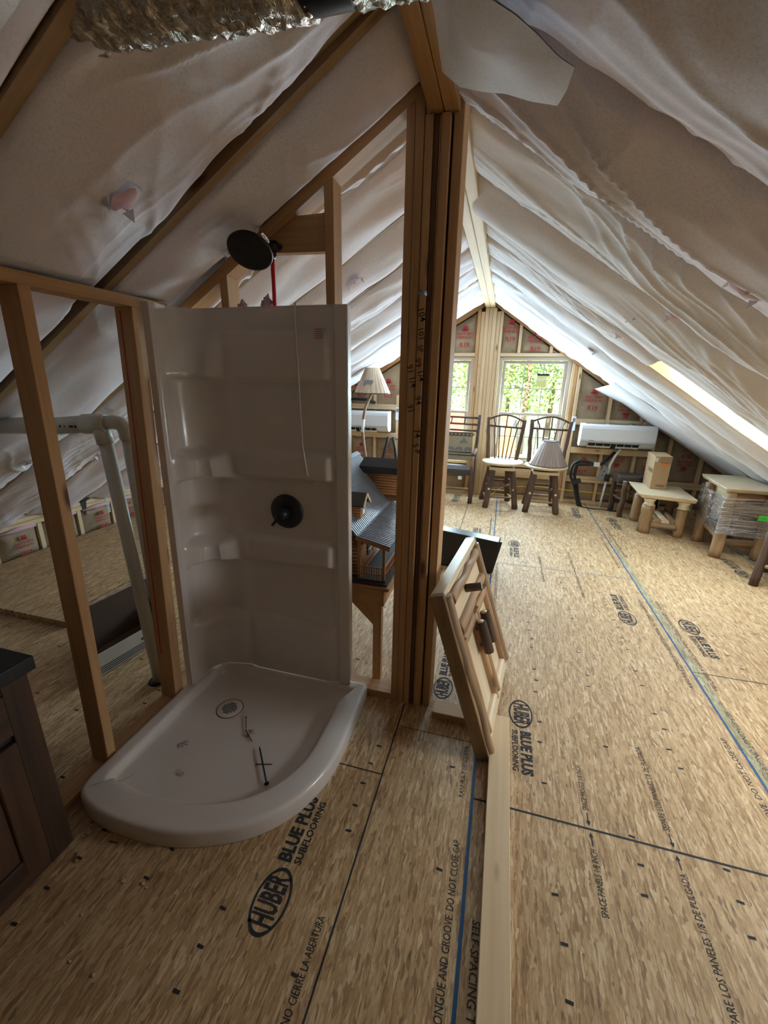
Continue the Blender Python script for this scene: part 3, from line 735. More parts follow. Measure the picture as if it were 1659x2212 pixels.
# ---------------------------------------------------------------- framed wall behind the shower
ws = tag(empty('wall_shower', (-.9, 1.78, 0)), 'open stud wall with sloping top plate behind the shower panel', 'wall', kind='structure')
Y0, Y1 = 1.78, 1.869
put('bottom_plate', MB().box(-1.57, -.398, Y0, Y1, 0, .038), 'pine', ws, bev=.002)
def zrake(x): return 2.529 + .63 * (x + .42)
mb = MB().prism([(-.39, Y0, zrake(-.39)), (-1.545, Y0, zrake(-1.545)), (-1.545, Y0, zrake(-1.545) + .052), (-.39, Y0, zrake(-.39) + .052)], (0, .089, 0)); put('rake_plate', mb, 'pine', ws)
def wst(x0, x1): return put('stud', MB().prism([(x0, Y0, .038), (x1, Y0, .038), (x1, Y0, zrake(x1)), (x0, Y0, zrake(x0))], (0, .089, 0)), 'pine', ws, bev=.002)
for a, b in ((-.750, -.712), (-1.248, -1.210), (-1.56, -1.522)): wst(a, b)
mb = MB().prism([(-.751, 1.80, 2.104), (-.751, 1.80, 2.238), (-.884, 1.80, zrake(-.884) - .001), (-1.085, 1.80, zrake(-1.085) - .001), (-1.085, 1.80, 2.112)], (0, .038, 0)); put('blocking', mb, 'pine', ws)
# built-up post
def ply(x0, x1, y0, y1, z0, z1, mat='pine', nm='post_ply'): return put(nm, MB().box(x0, x1, y0, y1, z0, z1), mat, ws, bev=.0025)
pa = put('post_ply', MB().prism([(-.430, Y0, .038), (-.3975, Y0, .038), (-.3975, Y0, zrake(-.3975)), (-.430, Y0, zrake(-.430))], (0, .138, 0)), 'pine', ws, bev=.0025)
ply(-.3965, -.3635, Y0 - .004, Y0 + .138, 0, 2.58)
ply(-.3605, -.3330, Y0 - .008, Y0 + .138, 0, 1.93); ply(-.3605, -.3330, Y0 - .008, Y0 + .138, 1.945, 2.495)
ply(-.3320, -.3125, Y0 + .004, Y0 + .138, 0, 2.495, 'ply_edge'); ply(-.3115, -.3050, Y0 + .002, Y0 + .138, 0, 2.495, 'pine')
ply(-.3040, -.2720, Y0 - .006, Y0 + .138, 0, 2.495)
ply(-.2640, -.2280, Y0 + .012, Y0 + .155, 0, 2.60, 'pine')
ply(-.2710, -.2650, Y0 + .03, Y0 + .138, 0, 2.495, 'ply_edge')
# carpenter's marker notes on the post plies, written up the post
for s_, x, z, sz in (('104', -.3465, 1.86, .036), ('101', -.3460, 1.79, .034), ('SP', -.3460, 1.735, .030), ('99 1/4', -.3460, 1.655, .036), ('91 1/4', -.379, 1.63, .036), ('94', -.3465, 1.535, .036), ('91', -.379, 1.50, .036), ('74', -.3460, 1.40, .038), ('S P', -.3460, 1.335, .036)):
    text(ws, s_, 'marker', (x, Y0 - (.0045 if x < -.37 else .0086), z), (.25, 0, -1), PX, sz, 'marker_note', bold=.004)

# stub wall on the left of the shower pan
wp = tag(empty('wall_partition', (-1.51, 1.2, 0)), 'short open partition of two studs left of the shower', 'wall', kind='structure')
put('bottom_plate', MB().box(-1.560, -1.472, .79, 1.775, 0, .038), 'pine', wp, bev=.002)
mb = MB().prism([(-1.560, -.5, 1.876), (-1.472, -.5, 1.876), (-1.472, -.5, 1.916), (-1.560, -.5, 1.916)], (0, 2.21, 0)); put('top_plate', mb, 'pine', wp, bev=.002)
def lean(y0, y1, d): return MB().hexa([(-1.560, y0, .038), (-1.472, y0, .038), (-1.472, y1, .038), (-1.560, y1, .038), (-1.560, y0 + d, 1.876), (-1.472, y0 + d, 1.876), (-1.472, y1 + d, 1.876), (-1.560, y1 + d, 1.876)])
put('stud', lean(1.030, 1.070, .052), 'pine', wp, bev=.002)
put('stud', lean(1.425, 1.480, .085), 'pine', wp, bev=.002)
put('stud', lean(-.45, -.41, .0), 'pine', wp, bev=.002)
# chalk-red snap line on the second stud
put('chalk_line', MB().hexa([(-1.522, 1.4242, .30), (-1.516, 1.4242, .30), (-1.516, 1.4245, .30), (-1.522, 1.4245, .30), (-1.522, 1.4242 + .072, 1.86), (-1.516, 1.4242 + .072, 1.86), (-1.516, 1.4245 + .072, 1.86), (-1.522, 1.4245 + .072, 1.86)]), 'red_print', wp)
# plates lying on the floor right of the post
single('floor_plate', MB().box(.083, .171, -.9, 1.79, .0005, .0385), 'pine_pale', 'long pale pine board lying flat on the floor at right', 'board', (.127, .4, .0005), bev=.002)
single('floor_plate', MB().box(-.200, .078, 1.715, 1.803, .0005, .0385), 'pine', 'short pine board on the floor behind the leaning cabinet front', 'board', (-.06, 1.76, .0005), bev=.002)

# ================================================================== the shower
def smooth(a, b, x):
    t = max(0.0, min(1.0, (x - a) / (b - a))); return t * t * (3 - 2 * t)
def pw(z, pts):
    for (za, va), (zb, vb) in zip(pts, pts[1:]):
        if za <= z <= zb:
            t = (z - za) / (zb - za); t = t * t * (3 - 2 * t); return va + (vb - va) * t
    return pts[0][1] if z < pts[0][0] else pts[-1][1]
PB = [(.07, .030), (.385, .030), (.42, .006), (.725, .004), (.738, .034), (.83, .034), (.868, .008), (1.158, .004), (1.172, .036), (1.26, .036), (1.30, .010), (1.596, .006), (1.614, .030), (1.79, .028), (1.80, .016), (1.90, .016)]
PC = [(.07, .032), (.30, .050), (.385, .075), (.425, .008), (.70, .004), (.728, .080), (.80, .088), (.855, .012), (1.135, .004), (1.158, .082), (1.235, .090), (1.295, .012), (1.596, .006), (1.618, .062), (1.70, .050), (1.84, .016), (1.90, .014)]
pan_loc = (-1.0, 1.3, 0)
sp = thing('shower_wall_panel', 'off-white moulded shower corner panel with shelves standing on the pan', 'shower panel', (-1.05, 1.70, .078))
XW, YW, RC = -1.452, 1.758, .15
LA = (YW - RC) - 1.505; LB = RC * pi / 2; LC = (-.700) - (XW + RC)
LT = LA + LB + LC
def path(s):
    if s < LA: return V3((XW, 1.505 + s, 0)), V3((1, 0, 0))
    if s < LA + LB:
        a = (s - LA) / RC; c = V3((XW + RC, YW - RC, 0)); d = V3((-cos(a), sin(a), 0)); return c + d * RC, -d
    return V3((XW + RC + (s - LA - LB), YW, 0)), V3((0, -1, 0))
def panel(u, v):
    s = u * LT; z = .078 + v * (1.90 - .078); p, n = path(s)
    mid = LA + LB * .45
    wc = smooth(LA - .09, LA + .02, s) * (1 - smooth(LA + LB - .02, LA + LB + .10, s))
    wb = smooth(LA + LB + .06, LA + LB + .14, s) * (1 - smooth(LT - .045, LT - .012, s)); wl_ = smooth(.05, .10, s) * (1 - wc) * (s < LA) * .25
    flat = .016 + .012 * smooth(.0, .02, s) * (s < LA)
    o = flat * max(0, 1 - wc - wb) + pw(z, PC) * wc + pw(z, PB) * wb
    return V3((p.x, p.y, z)) + n * o + V3((0, (z - .08) / 1.82 * .05, 0)) * (1 - smooth(0, LA + LB, s))
mb = MB(); mb.grid(panel, 120, 190); put('moulded_wall', mb, 'acrylic', sp)
# right flange stepping back, its outer return, and the left front return
put('edge_flange', MB().box(-.7005, -.641, 1.735, 1.7785, .078, 1.90), 'acrylic', sp, bev=.005, seg=3)
mb = MB().hexa([(-1.462, 1.497, .078), (-1.424, 1.497, .078), (-1.424, 1.512, .078), (-1.462, 1.512, .078), (-1.462, 1.547, 1.90), (-1.424, 1.547, 1.90), (-1.424, 1.562, 1.90), (-1.462, 1.562, 1.90)]); put('edge_flange', mb, 'acrylic', sp, bev=.004, seg=3)
put('top_edge', MB().box(-1.30, -.70, 1.740, 1.777, 1.893, 1.9005), 'acrylic', sp, bev=.003)
st = put('sticker', MB().box(-.783, -.741, 1.7265, 1.7275, 1.765, 1.817), 'tag_white', sp)
plain('acrylic_label', (.66, .55, .50), .5); st.data.materials[0] = M['acrylic_label']
for k in range(5): put('sticker_print', MB().box(-.779, -.745, 1.7258, 1.7263, 1.772 + k * .0085, 1.7745 + k * .0085), 'red_print', st)
mb = MB().tube([(-.868, 1.737, 1.91), (-.868, 1.726, 1.86), (-.862, 1.727, 1.60), (-.856, 1.726, 1.33), (-.835, 1.717, 1.20), (-.822, 1.748, 1.15)], .0035, 6); put('sealant_strip', mb, 'acrylic', sp)

out = []
ctrl = [(-1.462, 1.70), (-1.462, 1.4), (-1.462, 1.1), (-1.462, .99), (-1.456, .915), (-1.425, .868), (-1.34, .838), (-1.229, .826), (-1.09, .830), (-.949, .855), (-.80, .915), (-.70, .985), (-.62, 1.083), (-.568, 1.206), (-.548, 1.32), (-.546, 1.45), (-.549, 1.60), (-.553, 1.70), (-.560, 1.768), (-.62, 1.775), (-.9, 1.775), (-1.2, 1.775), (-1.38, 1.775), (-1.44, 1.768), (-1.460, 1.745)]
nC = len(ctrl)
def cr(p0, p1, p2, p3, t): return tuple(.5 * ((2 * b) + (-a + c) * t + (2 * a - 5 * b + 4 * c - d) * t * t + (-a + 3 * b - 3 * c + d) * t ** 3) for a, b, c, d in zip(p0, p1, p2, p3))
for i in range(nC):
    for k in range(5): out.append(cr(ctrl[i - 1], ctrl[i], ctrl[(i + 1) % nC], ctrl[(i + 2) % nC], k / 5))
N = len(out); nor = []
for i in range(N):
    a, b = out[i - 2], out[(i + 2) % N]; t = V3((b[0] - a[0], b[1] - a[1], 0)).normalized(); nor.append(V3((-t.y, t.x, 0)))
cen = V3((-1.03, 1.32, 0))
if nor[50].dot(cen - V3((*out[50], 0))) < 0: nor = [-n for n in nor]
def wid(i):
    x, y = out[i]; back = max(smooth(1.60, 1.74, y), smooth(-1.40, -1.455, x) * smooth(.86, .98, y)); return .108 * (1 - back) + .058 * back
DX, DY = -1.176, 1.452
loops = []
for off, z, rel in ((0, 0, 0), (0, .004, 0), (-.001, .060, 0), (.001, .068, 0), (.006, .0745, 0), (.012, .077, 0), (.020, .078, 0), (-.012, .0755, 1), (-.004, .0745, 1), (.002, .071, 1), (.007, .063, 1), (.013, .050, 1), (.020, .0425, 1), (.032, .0385, 1), (.055, .0365, 1), (.075, .0355, 1)):
    L = []
    for i in range(N):
        w = wid(i) * rel + off; p = V3((*out[i], 0)) + nor[i] * w; L.append(V3((p.x, p.y, z)))
    loops.append(L)
base_loop = loops[-1]
for q in (.3, .6, .85, 1.0):
    L = []
    for i in range(N):
        p = base_loop[i]; d = V3((p.x - DX, p.y - DY, 0)).normalized(); e = V3((DX, DY, 0)) + d * .062
        r = p * (1 - q) + V3((e.x, e.y, 0)) * q; L.append(V3((r.x, r.y, .0355 - .004 * q)))
    loops.append(L)
mb = MB()
for L in loops: mb.v += L
for j in range(len(loops) - 1):
    for i in range(N):
        i2 = (i + 1) % N; mb.face([j * N + i2, j * N + i, (j + 1) * N + i, (j + 1) * N + i2], [(0, 0)] * 4, True)
mb.face(list(range(N)), [(0, 0)] * N)
sn = V3((0, 0, 0))
pan = thing('shower_pan', 'off-white curved corner shower base with a round drain on the floor', 'shower pan', pan_loc)
po = put('basin', mb, 'acrylic', pan)
import bmesh
bm = bmesh.new(); bm.from_mesh(po.data); bmesh.ops.recalc_face_normals(bm, faces=bm.faces); bm.to_mesh(po.data); bm.free()
dr = put('drain', MB().lathe([(.0615, -.004), (.0615, .002), (.058, .0035), (.0, .0035)], (DX, DY, .0315), PZ, 40), 'acrylic', pan)
put('drain_ring', MB().lathe([(.0655, -.002), (.0655, .0015), (.0615, .0018)], (DX, DY, .0315), PZ, 40), 'rust_nail', dr)
mb = MB()
for i in range(-3, 4):
    for j in range(-3, 4):
        if abs(i) + abs(j) > 4 or i * i + j * j > 11: continue
        x = DX + i * .0105; y = DY + j * .0105; mb.box(x - .0036, x + .0036, y - .0036, y + .0036, .0352, .0356)
put('grate_holes', mb, 'dark_slot', dr)
def nail(p, q, r, mat, label, headr):
    p, q = V3(p), V3(q); d = (q - p).normalized(); t = thing('nail', label, 'nail', p, group='loose nails in the shower pan')
    put('shank', MB().tube([p + d * .004, p + (q - p) * .93, q], [r, r, r * .25], 8), mat, t); put('head', MB().lathe([(headr, 0), (headr, .003), (r, .004)], p, d, 12), mat, t)
ZP = .039
nail((-1.063, 1.420, ZP), (-1.022, 1.357, ZP), .0022, 'rust_nail', 'small rusty nail nearest the drain in the shower pan', .0045)
nail((-1.018, 1.350, ZP), (-.953, 1.300, ZP), .0022, 'rust_nail', 'small rusty nail in the middle of the shower pan by dust', .0045)
nail((-.874, 1.202, ZP), (-.806, 1.222, ZP), .0022, 'rust_nail', 'small rusty nail lying under the long black screw', .0045)
nail((-.778, 1.128, ZP + .008), (-.906, 1.283, ZP + .006), .0034, 'black_nail', 'long black screw crossing a rusty nail in the pan', .0095)
for i, (x, y, s_) in enumerate(((-.988, 1.338, .022), (-1.24, 1.205, .020), (-1.152, 1.075, .017))):
    mb = MB(); random.seed(i)
    for k in range(26):
        a = random.random() * 6.28; r = s_ * random.random(); q = V3((x + r * cos(a), y + r * sin(a), .0372)); e = .0022 * random.random() + .001
        mb.box(q.x - e, q.x + e, q.y - e, q.y + e, .0363, .0363 + e)
    tag(single('sawdust', mb, ('bare_chip', 'pink_wool', 'pink_wool')[i], ('pinch of pale sawdust beside the small nails in the pan', 'pinkish dust left of centre in the shower pan', 'reddish dust speck near the front of the shower pan')[i], 'dust', (x, y, .0363)), kind='stuff')

vt = thing('shower_valve', 'round black shower valve plate with knob on the panel', 'shower valve', (-.962, 1.752, 1.0))
put('trim_plate', MB().lathe([(.084, 0), (.084, .006), (.078, .012), (.040, .016), (.032, .017)], (-.962, 1.748, 1.0), NY, 48), 'black_metal', vt)
put('knob', MB().lathe([(.031, 0), (.030, .035), (.024, .062), (.0, .064)], (-.962, 1.731, 1.0), NY, 28), 'black_metal', vt)
put('lever', MB().tube([(-.962, 1.69, 1.0), (-.985, 1.684, .972), (-1.008, 1.680, .945)], [.009, .008, .006], 10), 'black_metal', vt)

hd = thing('overhead_shower', 'round black rain shower head on a short bent arm', 'shower head', (-.985, 1.797, 2.13))
put('drop_ear', MB().lathe([(.012, 0), (.026, .001), (.026, .006), (.014, .010), (.014, .03)], (-.985, 1.7985, 2.13), NY, 16), 'black_metal', hd)
for dx, dz in ((-.028, .0), (.028, .0), (0, -.03)): put('mounting_lug', MB().lathe([(.011, 0), (.011, .008)], (-.985 + dx, 1.7985, 2.13 + dz), NY, 10), 'black_metal', hd)
put('arm', MB().tube([(-.985, 1.775, 2.13), (-.984, 1.735, 2.148), (-.983, 1.70, 2.160), (-.981, 1.672, 2.158), (-.980, 1.652, 2.140), (-.979, 1.636, 2.112)], .0105, 14), 'chrome', hd)
hn = V3((.10, -.56, -.82)).normalized(); hc = V3((-.977, 1.602, 2.070))
put('ball_joint', MB().lathe([(.016, -.052), (.02, -.04), (.017, -.022), (.03, -.014)], hc, hn, 20), 'chrome', hd)
rose = put('rose', MB().lathe([(.018, -.02), (.05, -.012), (.080, -.004), (.084, .004), (.082, .010), (.074, .0115), (.0, .0115)], hc, hn, 48), 'black_metal', hd)
a_ = hn.orthogonal().normalized(); b_ = hn.cross(a_); mb = MB()
for ring, n_ in ((.018, 6), (.036, 12), (.054, 18)):
    for k in range(n_):
        w = 2 * pi * k / n_; mb.lathe([(.0028, 0), (.002, .0022), (.0, .0022)], hc + hn * .0113 + a_ * ring * cos(w) + b_ * ring * sin(w), hn, 6)
put('nozzles', mb, 'black_plastic', rose)
px = thing('water_pipe', 'thin red plastic water pipe rising behind the shower panel', 'pipe', (-1.0, 1.80, .9))
put('tube', MB().tube([(-1.008, 1.812, .9), (-1.006, 1.812, 1.6), (-.996, 1.80, 2.05), (-.988, 1.787, 2.112)], .0085, 12), 'red_pex', px)
put('crimp_ring', MB().lathe([(.0105, 0), (.0105, .018)], (-.991, 1.793, 2.086), PZ, 14), 'steel', px)
put('pipe_print', MB().hexa([(-1.0075, 1.8028, 1.99), (-1.0015, 1.8025, 1.99), (-1.0015, 1.803, 1.99), (-1.0075, 1.8032, 1.99), (-1.0045, 1.7955, 2.055), (-.9985, 1.7952, 2.055), (-.9985, 1.7957, 2.055), (-1.0045, 1.7959, 2.055)]), 'stripe_ink', px)
def tuft(p, s, seed, label):
    mb = MB()
    def f(u, v):
        a = u * 2 * pi; b = (v - .5) * pi; d = V3((cos(a) * cos(b), sin(a) * cos(b), sin(b)))
        r = s * (1 + .75 * mn.noise(d * 2.4 + V3((seed, 0, 0))) + .45 * mn.noise(d * 6.0 + V3((seed, 3, 0)))); return V3(p) + V3((d.x * r * .8, d.y * r * .6, d.z * r))
    mb.grid(f, 20, 12, wrap_u=True); return single('wool_tuft', mb, 'pink_wool', label, 'insulation', p, 'wool tufts on the shower panel')
tuft((-1.035, 1.80, 1.905), .034, 2, 'pink wool tuft beside the red pipe above the panel'); tuft((-1.155, 1.80, 1.895), .030, 5, 'pink wool tuft above the panel left of the red pipe')

# ================================================================== left side
t = thing('drain_pipe', 'beige plastic drain pipework with two drops behind the partition', 'pipe', (-1.70, 1.56, 0))
put('main_run', MB().tube([(-2.48, 1.547, 1.358), (-2.04, 1.55, 1.378), (-1.86, 1.55, 1.392)], .0405, 20), 'pvc', t)
put('coupling', MB().tube([(-2.15, 1.549, 1.373), (-2.035, 1.55, 1.378)], .0465, 20), 'pvc', t)
put('tee', MB().tube([(-1.875, 1.55, 1.392), (-1.79, 1.553, 1.398), (-1.755, 1.556, 1.40)], [.046, .046, .040], 20), 'pvc', t)
put('tee_drop', MB().tube([(-1.795, 1.552, 1.39), (-1.782, 1.552, 1.345), (-1.774, 1.552, 1.305)], [.036, .036, .037], 18), 'pvc', t)
put('elbow', MB().tube([(-1.765, 1.56, 1.402), (-1.735, 1.575, 1.405), (-1.712, 1.587, 1.400), (-1.697, 1.595, 1.382), (-1.691, 1.598, 1.355), (-1.690, 1.60, 1.328)], [.030, .033, .035, .036, .036, .037], 18), 'pvc', t)
put('drop_pipe', MB().tube([(-1.774, 1.552, 1.32), (-1.690, 1.548, .0)], .0305, 18), 'pvc', t)
put('drop_pipe', MB().tube([(-1.690, 1.60, 1.345), (-1.668, 1.60, .0)], .0305, 18), 'pvc', t)
for p in ((-1.69, 1.548, 0), (-1.668, 1.60, 0)): put('floor_collar', MB().lathe([(.045, 0), (.042, .012), (.032, .016)], (p[0] - .012, p[1] - .006, .0), PZ, 16), 'black_plastic', t)
for k, w_ in enumerate((.012, .006, .03, .02, .028)): put('pipe_print', MB().box(-1.985 + k * .030, -1.985 + k * .030 + w_ * .8, 1.5085, 1.5095, 1.376 + k * .001, 1.386 + k * .001), 'ink', t)

bx = thing('cardboard_box', 'open cardboard box with dark stripes on floor behind partition', 'box', (-2.12, 1.77, 0))
BQ = [V3((-2.03, 1.45, 0)), V3((-1.965, 1.92, 0)), V3((-2.235, 2.09, 0)), V3((-2.27, 1.62, 0))]
bc = sum(BQ, V3()) / 4
def bwall(nm, i, z0, z1, mat, o0=0.0, o1=.004, t0=0.0, t1=1.0, lean=0.0):
    p, q = BQ[i], BQ[(i + 1) % 4]; d = q - p; p2, q2 = p + d * t0, p + d * t1; n = V3((d.y, -d.x, 0)).normalized()
    if n.dot(p - bc) < 0: n = -n
    up0, up1 = V3((0, 0, z0)), V3((0, 0, z1)) + n * lean
    return put(nm, MB().hexa([p2 - n * o0 + up0, q2 - n * o0 + up0, q2 - n * o1 + up0, p2 - n * o1 + up0, p2 - n * o0 + up1, q2 - n * o0 + up1, q2 - n * o1 + up1, p2 - n * o1 + up1]), mat, bx)
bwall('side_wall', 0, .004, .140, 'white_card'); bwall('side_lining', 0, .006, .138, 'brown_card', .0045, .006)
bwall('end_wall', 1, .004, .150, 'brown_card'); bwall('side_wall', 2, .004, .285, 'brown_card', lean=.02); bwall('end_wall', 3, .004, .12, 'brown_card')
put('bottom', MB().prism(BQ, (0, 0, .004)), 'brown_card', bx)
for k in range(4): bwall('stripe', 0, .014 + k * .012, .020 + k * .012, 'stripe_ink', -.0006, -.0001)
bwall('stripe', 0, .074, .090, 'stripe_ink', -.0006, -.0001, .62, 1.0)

sh_ = thing('loose_floor_sheet', 'raised double sheet of strand board under the left eave', 'floor sheet', (-3.3, 3.6, .0005))
put('sheet', MB().box(-4.03, -2.66, 1.80, 4.24, .0005, .0225), 'osb', sh_); put('sheet', MB().box(-4.03, -2.665, 1.795, 4.24, .023, .045), 'osb', sh_)
put('sheet', MB().box(-4.03, -2.665, 4.245, 5.9, .023, .045), 'osb', sh_); put('sheet', MB().box(-4.03, -2.665, 4.245, 5.9, .0005, .0225), 'osb', sh_)
text(sh_, T_EN, 'ink', (-2.745, 1.9, .0458), PY, NX, .034, 'printed_text', 'LEFT')
put('edge_paint', MB().box(-2.70, -2.694, 1.80, 4.24, .0450, .0456), 'blue_paint', sh_)

va = thing('vanity_cabinet', 'dark rough-sawn bathroom vanity with a black countertop', 'cabinet', (-1.6, .48, 0))
XF = -1.352
put('body', MB().box(-1.86, XF - .02, .19, .762, .0, .738), 'vanity_wood', va, bev=.003)
put('countertop', MB().box(-1.88, -1.322, .165, .778, .740, .787), 'black_top', va, bev=.004, seg=2)
put('face_stile', MB().box(XF - .02, XF, .69, .766, .0, .738), 'vanity_wood', va, bev=.002)
put('face_rail', MB().box(XF - .02, XF - .001, .19, .69, .70, .738), 'vanity_wood', va, bev=.002); put('face_rail', MB().box(XF - .02, XF - .001, .19, .69, .0, .05), 'vanity_wood', va, bev=.002); put('face_rail', MB().box(XF - .02, XF - .012, .19, .69, .532, .556), 'black_top', va)
dw = put('drawer_front', MB().box(XF - .012, XF + .008, .22, .688, .558, .698), 'vanity_wood', va, bev=.003)
do = empty('d')  # placeholder removed below
bpy.data.objects.remove(do)
dd = put('door', MB().box(XF - .016, XF - .004, .28, .62, .11, .47), 'vanity_wood', va)
for y0, y1, z0, z1 in ((.22, .285, .052, .530), (.615, .688, .052, .530), (.285, .615, .465, .530), (.285, .615, .052, .115)): put('door_frame', MB().box(XF - .012, XF + .008, y0, y1, z0, z1), 'vanity_wood', dd, bev=.003)

th = thing('strap_hinge', 'black tee hinge hung on the left eave wall plate', 'hinge', (XL + .003, 3.2, .40))
put('cross_leaf', MB().box(XL + .0005, XL + .005, 3.125, 3.275, .365, .402), 'black_metal', th)
put('strap_leaf', MB().prism([(XL + .0005, 3.165, .365), (XL + .0005, 3.235, .365), (XL + .0005, 3.208, .215), (XL + .0005, 3.192, .215)], (.0045, 0, 0)), 'black_metal', th)
put('knuckle', MB().tube([(XL + .009, 3.155, .366), (XL + .009, 3.245, .366)], .006, 8), 'black_metal', th)

# foil-wrapped flexible duct under the left slope
du = thing('flex_duct', 'crinkled foil-wrapped flexible duct hung below the ridge', 'duct', (-.6, .92, 2.30))
def duct(u, v):
    x = -1.10 + 1.15 * v; a = 2 * pi * u
    c = V3((x, .935 + .012 * sin(v * 5), 2.372 + .008 * sin(v * 7) - .03 * max(0, .25 - v) * 4 - .03 * v))
    r = .088 + .0015 * sin(x * 150) + .007 * mn.noise(V3((x * 18, cos(a) * 3, sin(a) * 3))) + .008 * mn.noise(V3((x * 42, cos(a) * 7, sin(a) * 7))) + .005 * mn.noise(V3((x * 95, cos(a) * 15, sin(a) * 15)))
    if -.42 < x < -.335: r = .084
    return c + V3((0, cos(a) * r, sin(a) * r))
mb = MB(); mb.grid(duct, 64, 220, wrap_u=True); put('foil_jacket', mb, 'foil', du)
put('tape_band', MB().tube([(-.425, .932, 2.350), (-.33, .928, 2.347)], .0905, 40, caps=False), 'black_plastic', du)
mb = MB()
def crumple(u, v):
    p = duct(u, .0 + .07 * v); c = V3((p.x, .935, 2.36)); return c + (p - c) * (1.10 + .35 * mn.noise(p * 30)) + V3((-.03 * (1 - v), 0, -.01))
mb.grid(crumple, 40, 12, wrap_u=True); put('foil_collar', mb, 'foil', du)
def film(u, v):
    x = -.62 - .62 * v; y = .40 + .36 * u
    return V3((x, y, zroof(x))) + NL * (.050 + .02 * sin(u * 9 + v * 2) * v + .02 * mn.noise(V3((x * 9, y * 9, 0))) + .05 * v * (1 - v))
mb = MB(); mb.grid(film, 26, 36); put('loose_facing', mb, 'facing_white', ceiling)

# scraps on the floor in front of the vanity
def scrap(x, y, s_, seed, mat, label, cat, flat=.35, base=.0):
    mb = MB()
    def f(u, v):
        a = u * 2 * pi; b = (v - .5) * pi; d = V3((cos(a) * cos(b), sin(a) * cos(b), sin(b))); r = s_ * (1 + .5 * mn.noise(d * 2.2 + V3((seed, 0, 0)))); return V3((x + d.x * r, y + d.y * r * .8, base + s_ * flat * .8 + d.z * r * flat))
    mb.grid(f, 8, 6, wrap_u=True); return single('wood_scrap' if mat != 'pink_wool' else 'wool_scrap', mb, mat, label, cat, (x, y, base), 'scraps on the floor')
chips = [(-1.318, .842, .013, 'larger pale chip beside the pan lip near the vanity'), (-1.300, .822, .010, 'curled pale chip touching the pan lip by the vanity'), (-1.327, .802, .014, 'largest pale chip nearest the vanity corner'), (-1.332, .785, .006, 'tiny pale crumb at the vanity corner'), (-1.073, .712, .009, 'pale flake standing alone in front of the pan'), (-1.004, .722, .008, 'round pale chip in front of the pan beside a crumb'), (-.985, .716, .005, 'tiny pale crumb right of the round chip'), (-1.12, .60, .006, 'thin pale flake halfway down the dark floor'), (-1.15, .57, .006, 'thin pale flake left of centre on the dark floor'), (-.96, .50, .007, 'rightmost pale flake near the bottom edge'), (-1.05, .505, .005, 'small pale flake at the bottom left foreground')]
for k, (x, y, s_, lab) in enumerate(chips): scrap(x, y, s_, k, 'bare_chip', lab, 'chip')
for k, (x, y, a, lab) in enumerate(((-1.340, .846, 1.3, 'upright dark splinter between chips and the vanity'), (-1.31, .87, .5, 'dark splinter half under the pan lip'), (-1.292, .722, 2.3, 'long dark splinter in front of the vanity corner'), (-1.21, .80, .1, 'dark splinter along the front of the pan lip'))):
    d = V3((cos(a), sin(a), 0)) * .017; single('wood_splinter', MB().bar(V3((x, y, .002)) - d, V3((x, y, .003)) + d, (.0022 * sin(a), -.0022 * cos(a), 0), (0, 0, .0015)), 'rust_nail', lab, 'splinter', (x, y, .0005), 'scraps on the floor')

# ================================================================== leaning cabinet front
O = V3((.066, 1.525, .0)); U = V3((.11, 1, 0)).normalized(); VV = V3((-.262, 0, .765)).normalized(); VV = (VV - U * VV.dot(U)).normalized(); NN = U.cross(VV)
O = O + V3((0, 0, .012))
CW, CH = .76, .80
def cp(u, v, n=0.0): return O + U * u + VV * v + NN * n
cf = thing('cabinet_front', 'rustic cabinet front with bark log handles leaning on the post', 'cabinet front', O)
def cbox(nm, u0, u1, v0, v1, n0, n1, mat, par=cf, bev=.003): return put(nm, MB().hexa([cp(u0, v0, n0), cp(u1, v0, n0), cp(u1, v1, n0), cp(u0, v1, n0), cp(u0, v0, n1), cp(u1, v0, n1), cp(u1, v1, n1), cp(u0, v1, n1)]), mat, par, bev=bev)
def wavy(nm, a, b, w, n0, n1, seed, mat, par=cf, amp=.016):
    """live-edge board from a to b (u,v pairs): straight outer face, wandering inner edge, rounded front"""
    a, b = V3((*a, 0)), V3((*b, 0)); d = b - a; L = d.length; d.normalize(); s = V3((-d.y, d.x, 0)); mb = MB(); K = 22; Q = 7
    def f(u, v):
        l = v * L; wl2 = w + amp * mn.noise(V3((l * 6, seed, 0))) * 1.6; t_ = u
        if t_ < .0001: pt = (0, n0)
        ang = pi * t_; off = -w * .5 + (wl2) * (.5 - .5 * cos(ang)); nn = n0 + (n1 - n0) * (sin(ang) ** .55 if 0 < t_ < 1 else 0)
        q = a + d * l + s * off; return cp(q.x, q.y, nn)
    mb.grid(f, Q, K)
    base = len(mb.v); 
    mb.face([k * (Q + 1) for k in range(1)] + [Q for _ in range(1)] + [K * (Q + 1) + Q, K * (Q + 1)], [(0, 0), (0, w), (L, w), (L, 0)])
    mb.face([k for k in range(Q + 1)][::-1], [(0, 0)] * (Q + 1)); mb.face([K * (Q + 1) + k for k in range(Q + 1)], [(0, 0)] * (Q + 1))
    for fidx in range(len(mb.uv) - 3):
        r_, c_ = divmod(fidx, Q); mb.uv[fidx] = [(r_ / K * L, c_ / Q * w), (r_ / K * L, (c_ + 1) / Q * w), ((r_ + 1) / K * L, (c_ + 1) / Q * w), ((r_ + 1) / K * L, c_ / Q * w)]
    return put(nm, mb, mat, par)
cbox('backing', .01, CW - .01, .01, CH - .005, -.034, -.010, 'slab_pine')
cbox('outer_frame', 0, .028, 0, CH, -.038, .026, 'peeled_log'); cbox('outer_frame', CW - .028, CW, 0.02, CH, -.038, .02, 'peeled_log'); cbox('outer_frame', .028, CW - .028, CH - .03, CH, -.038, .022, 'slab_pine')
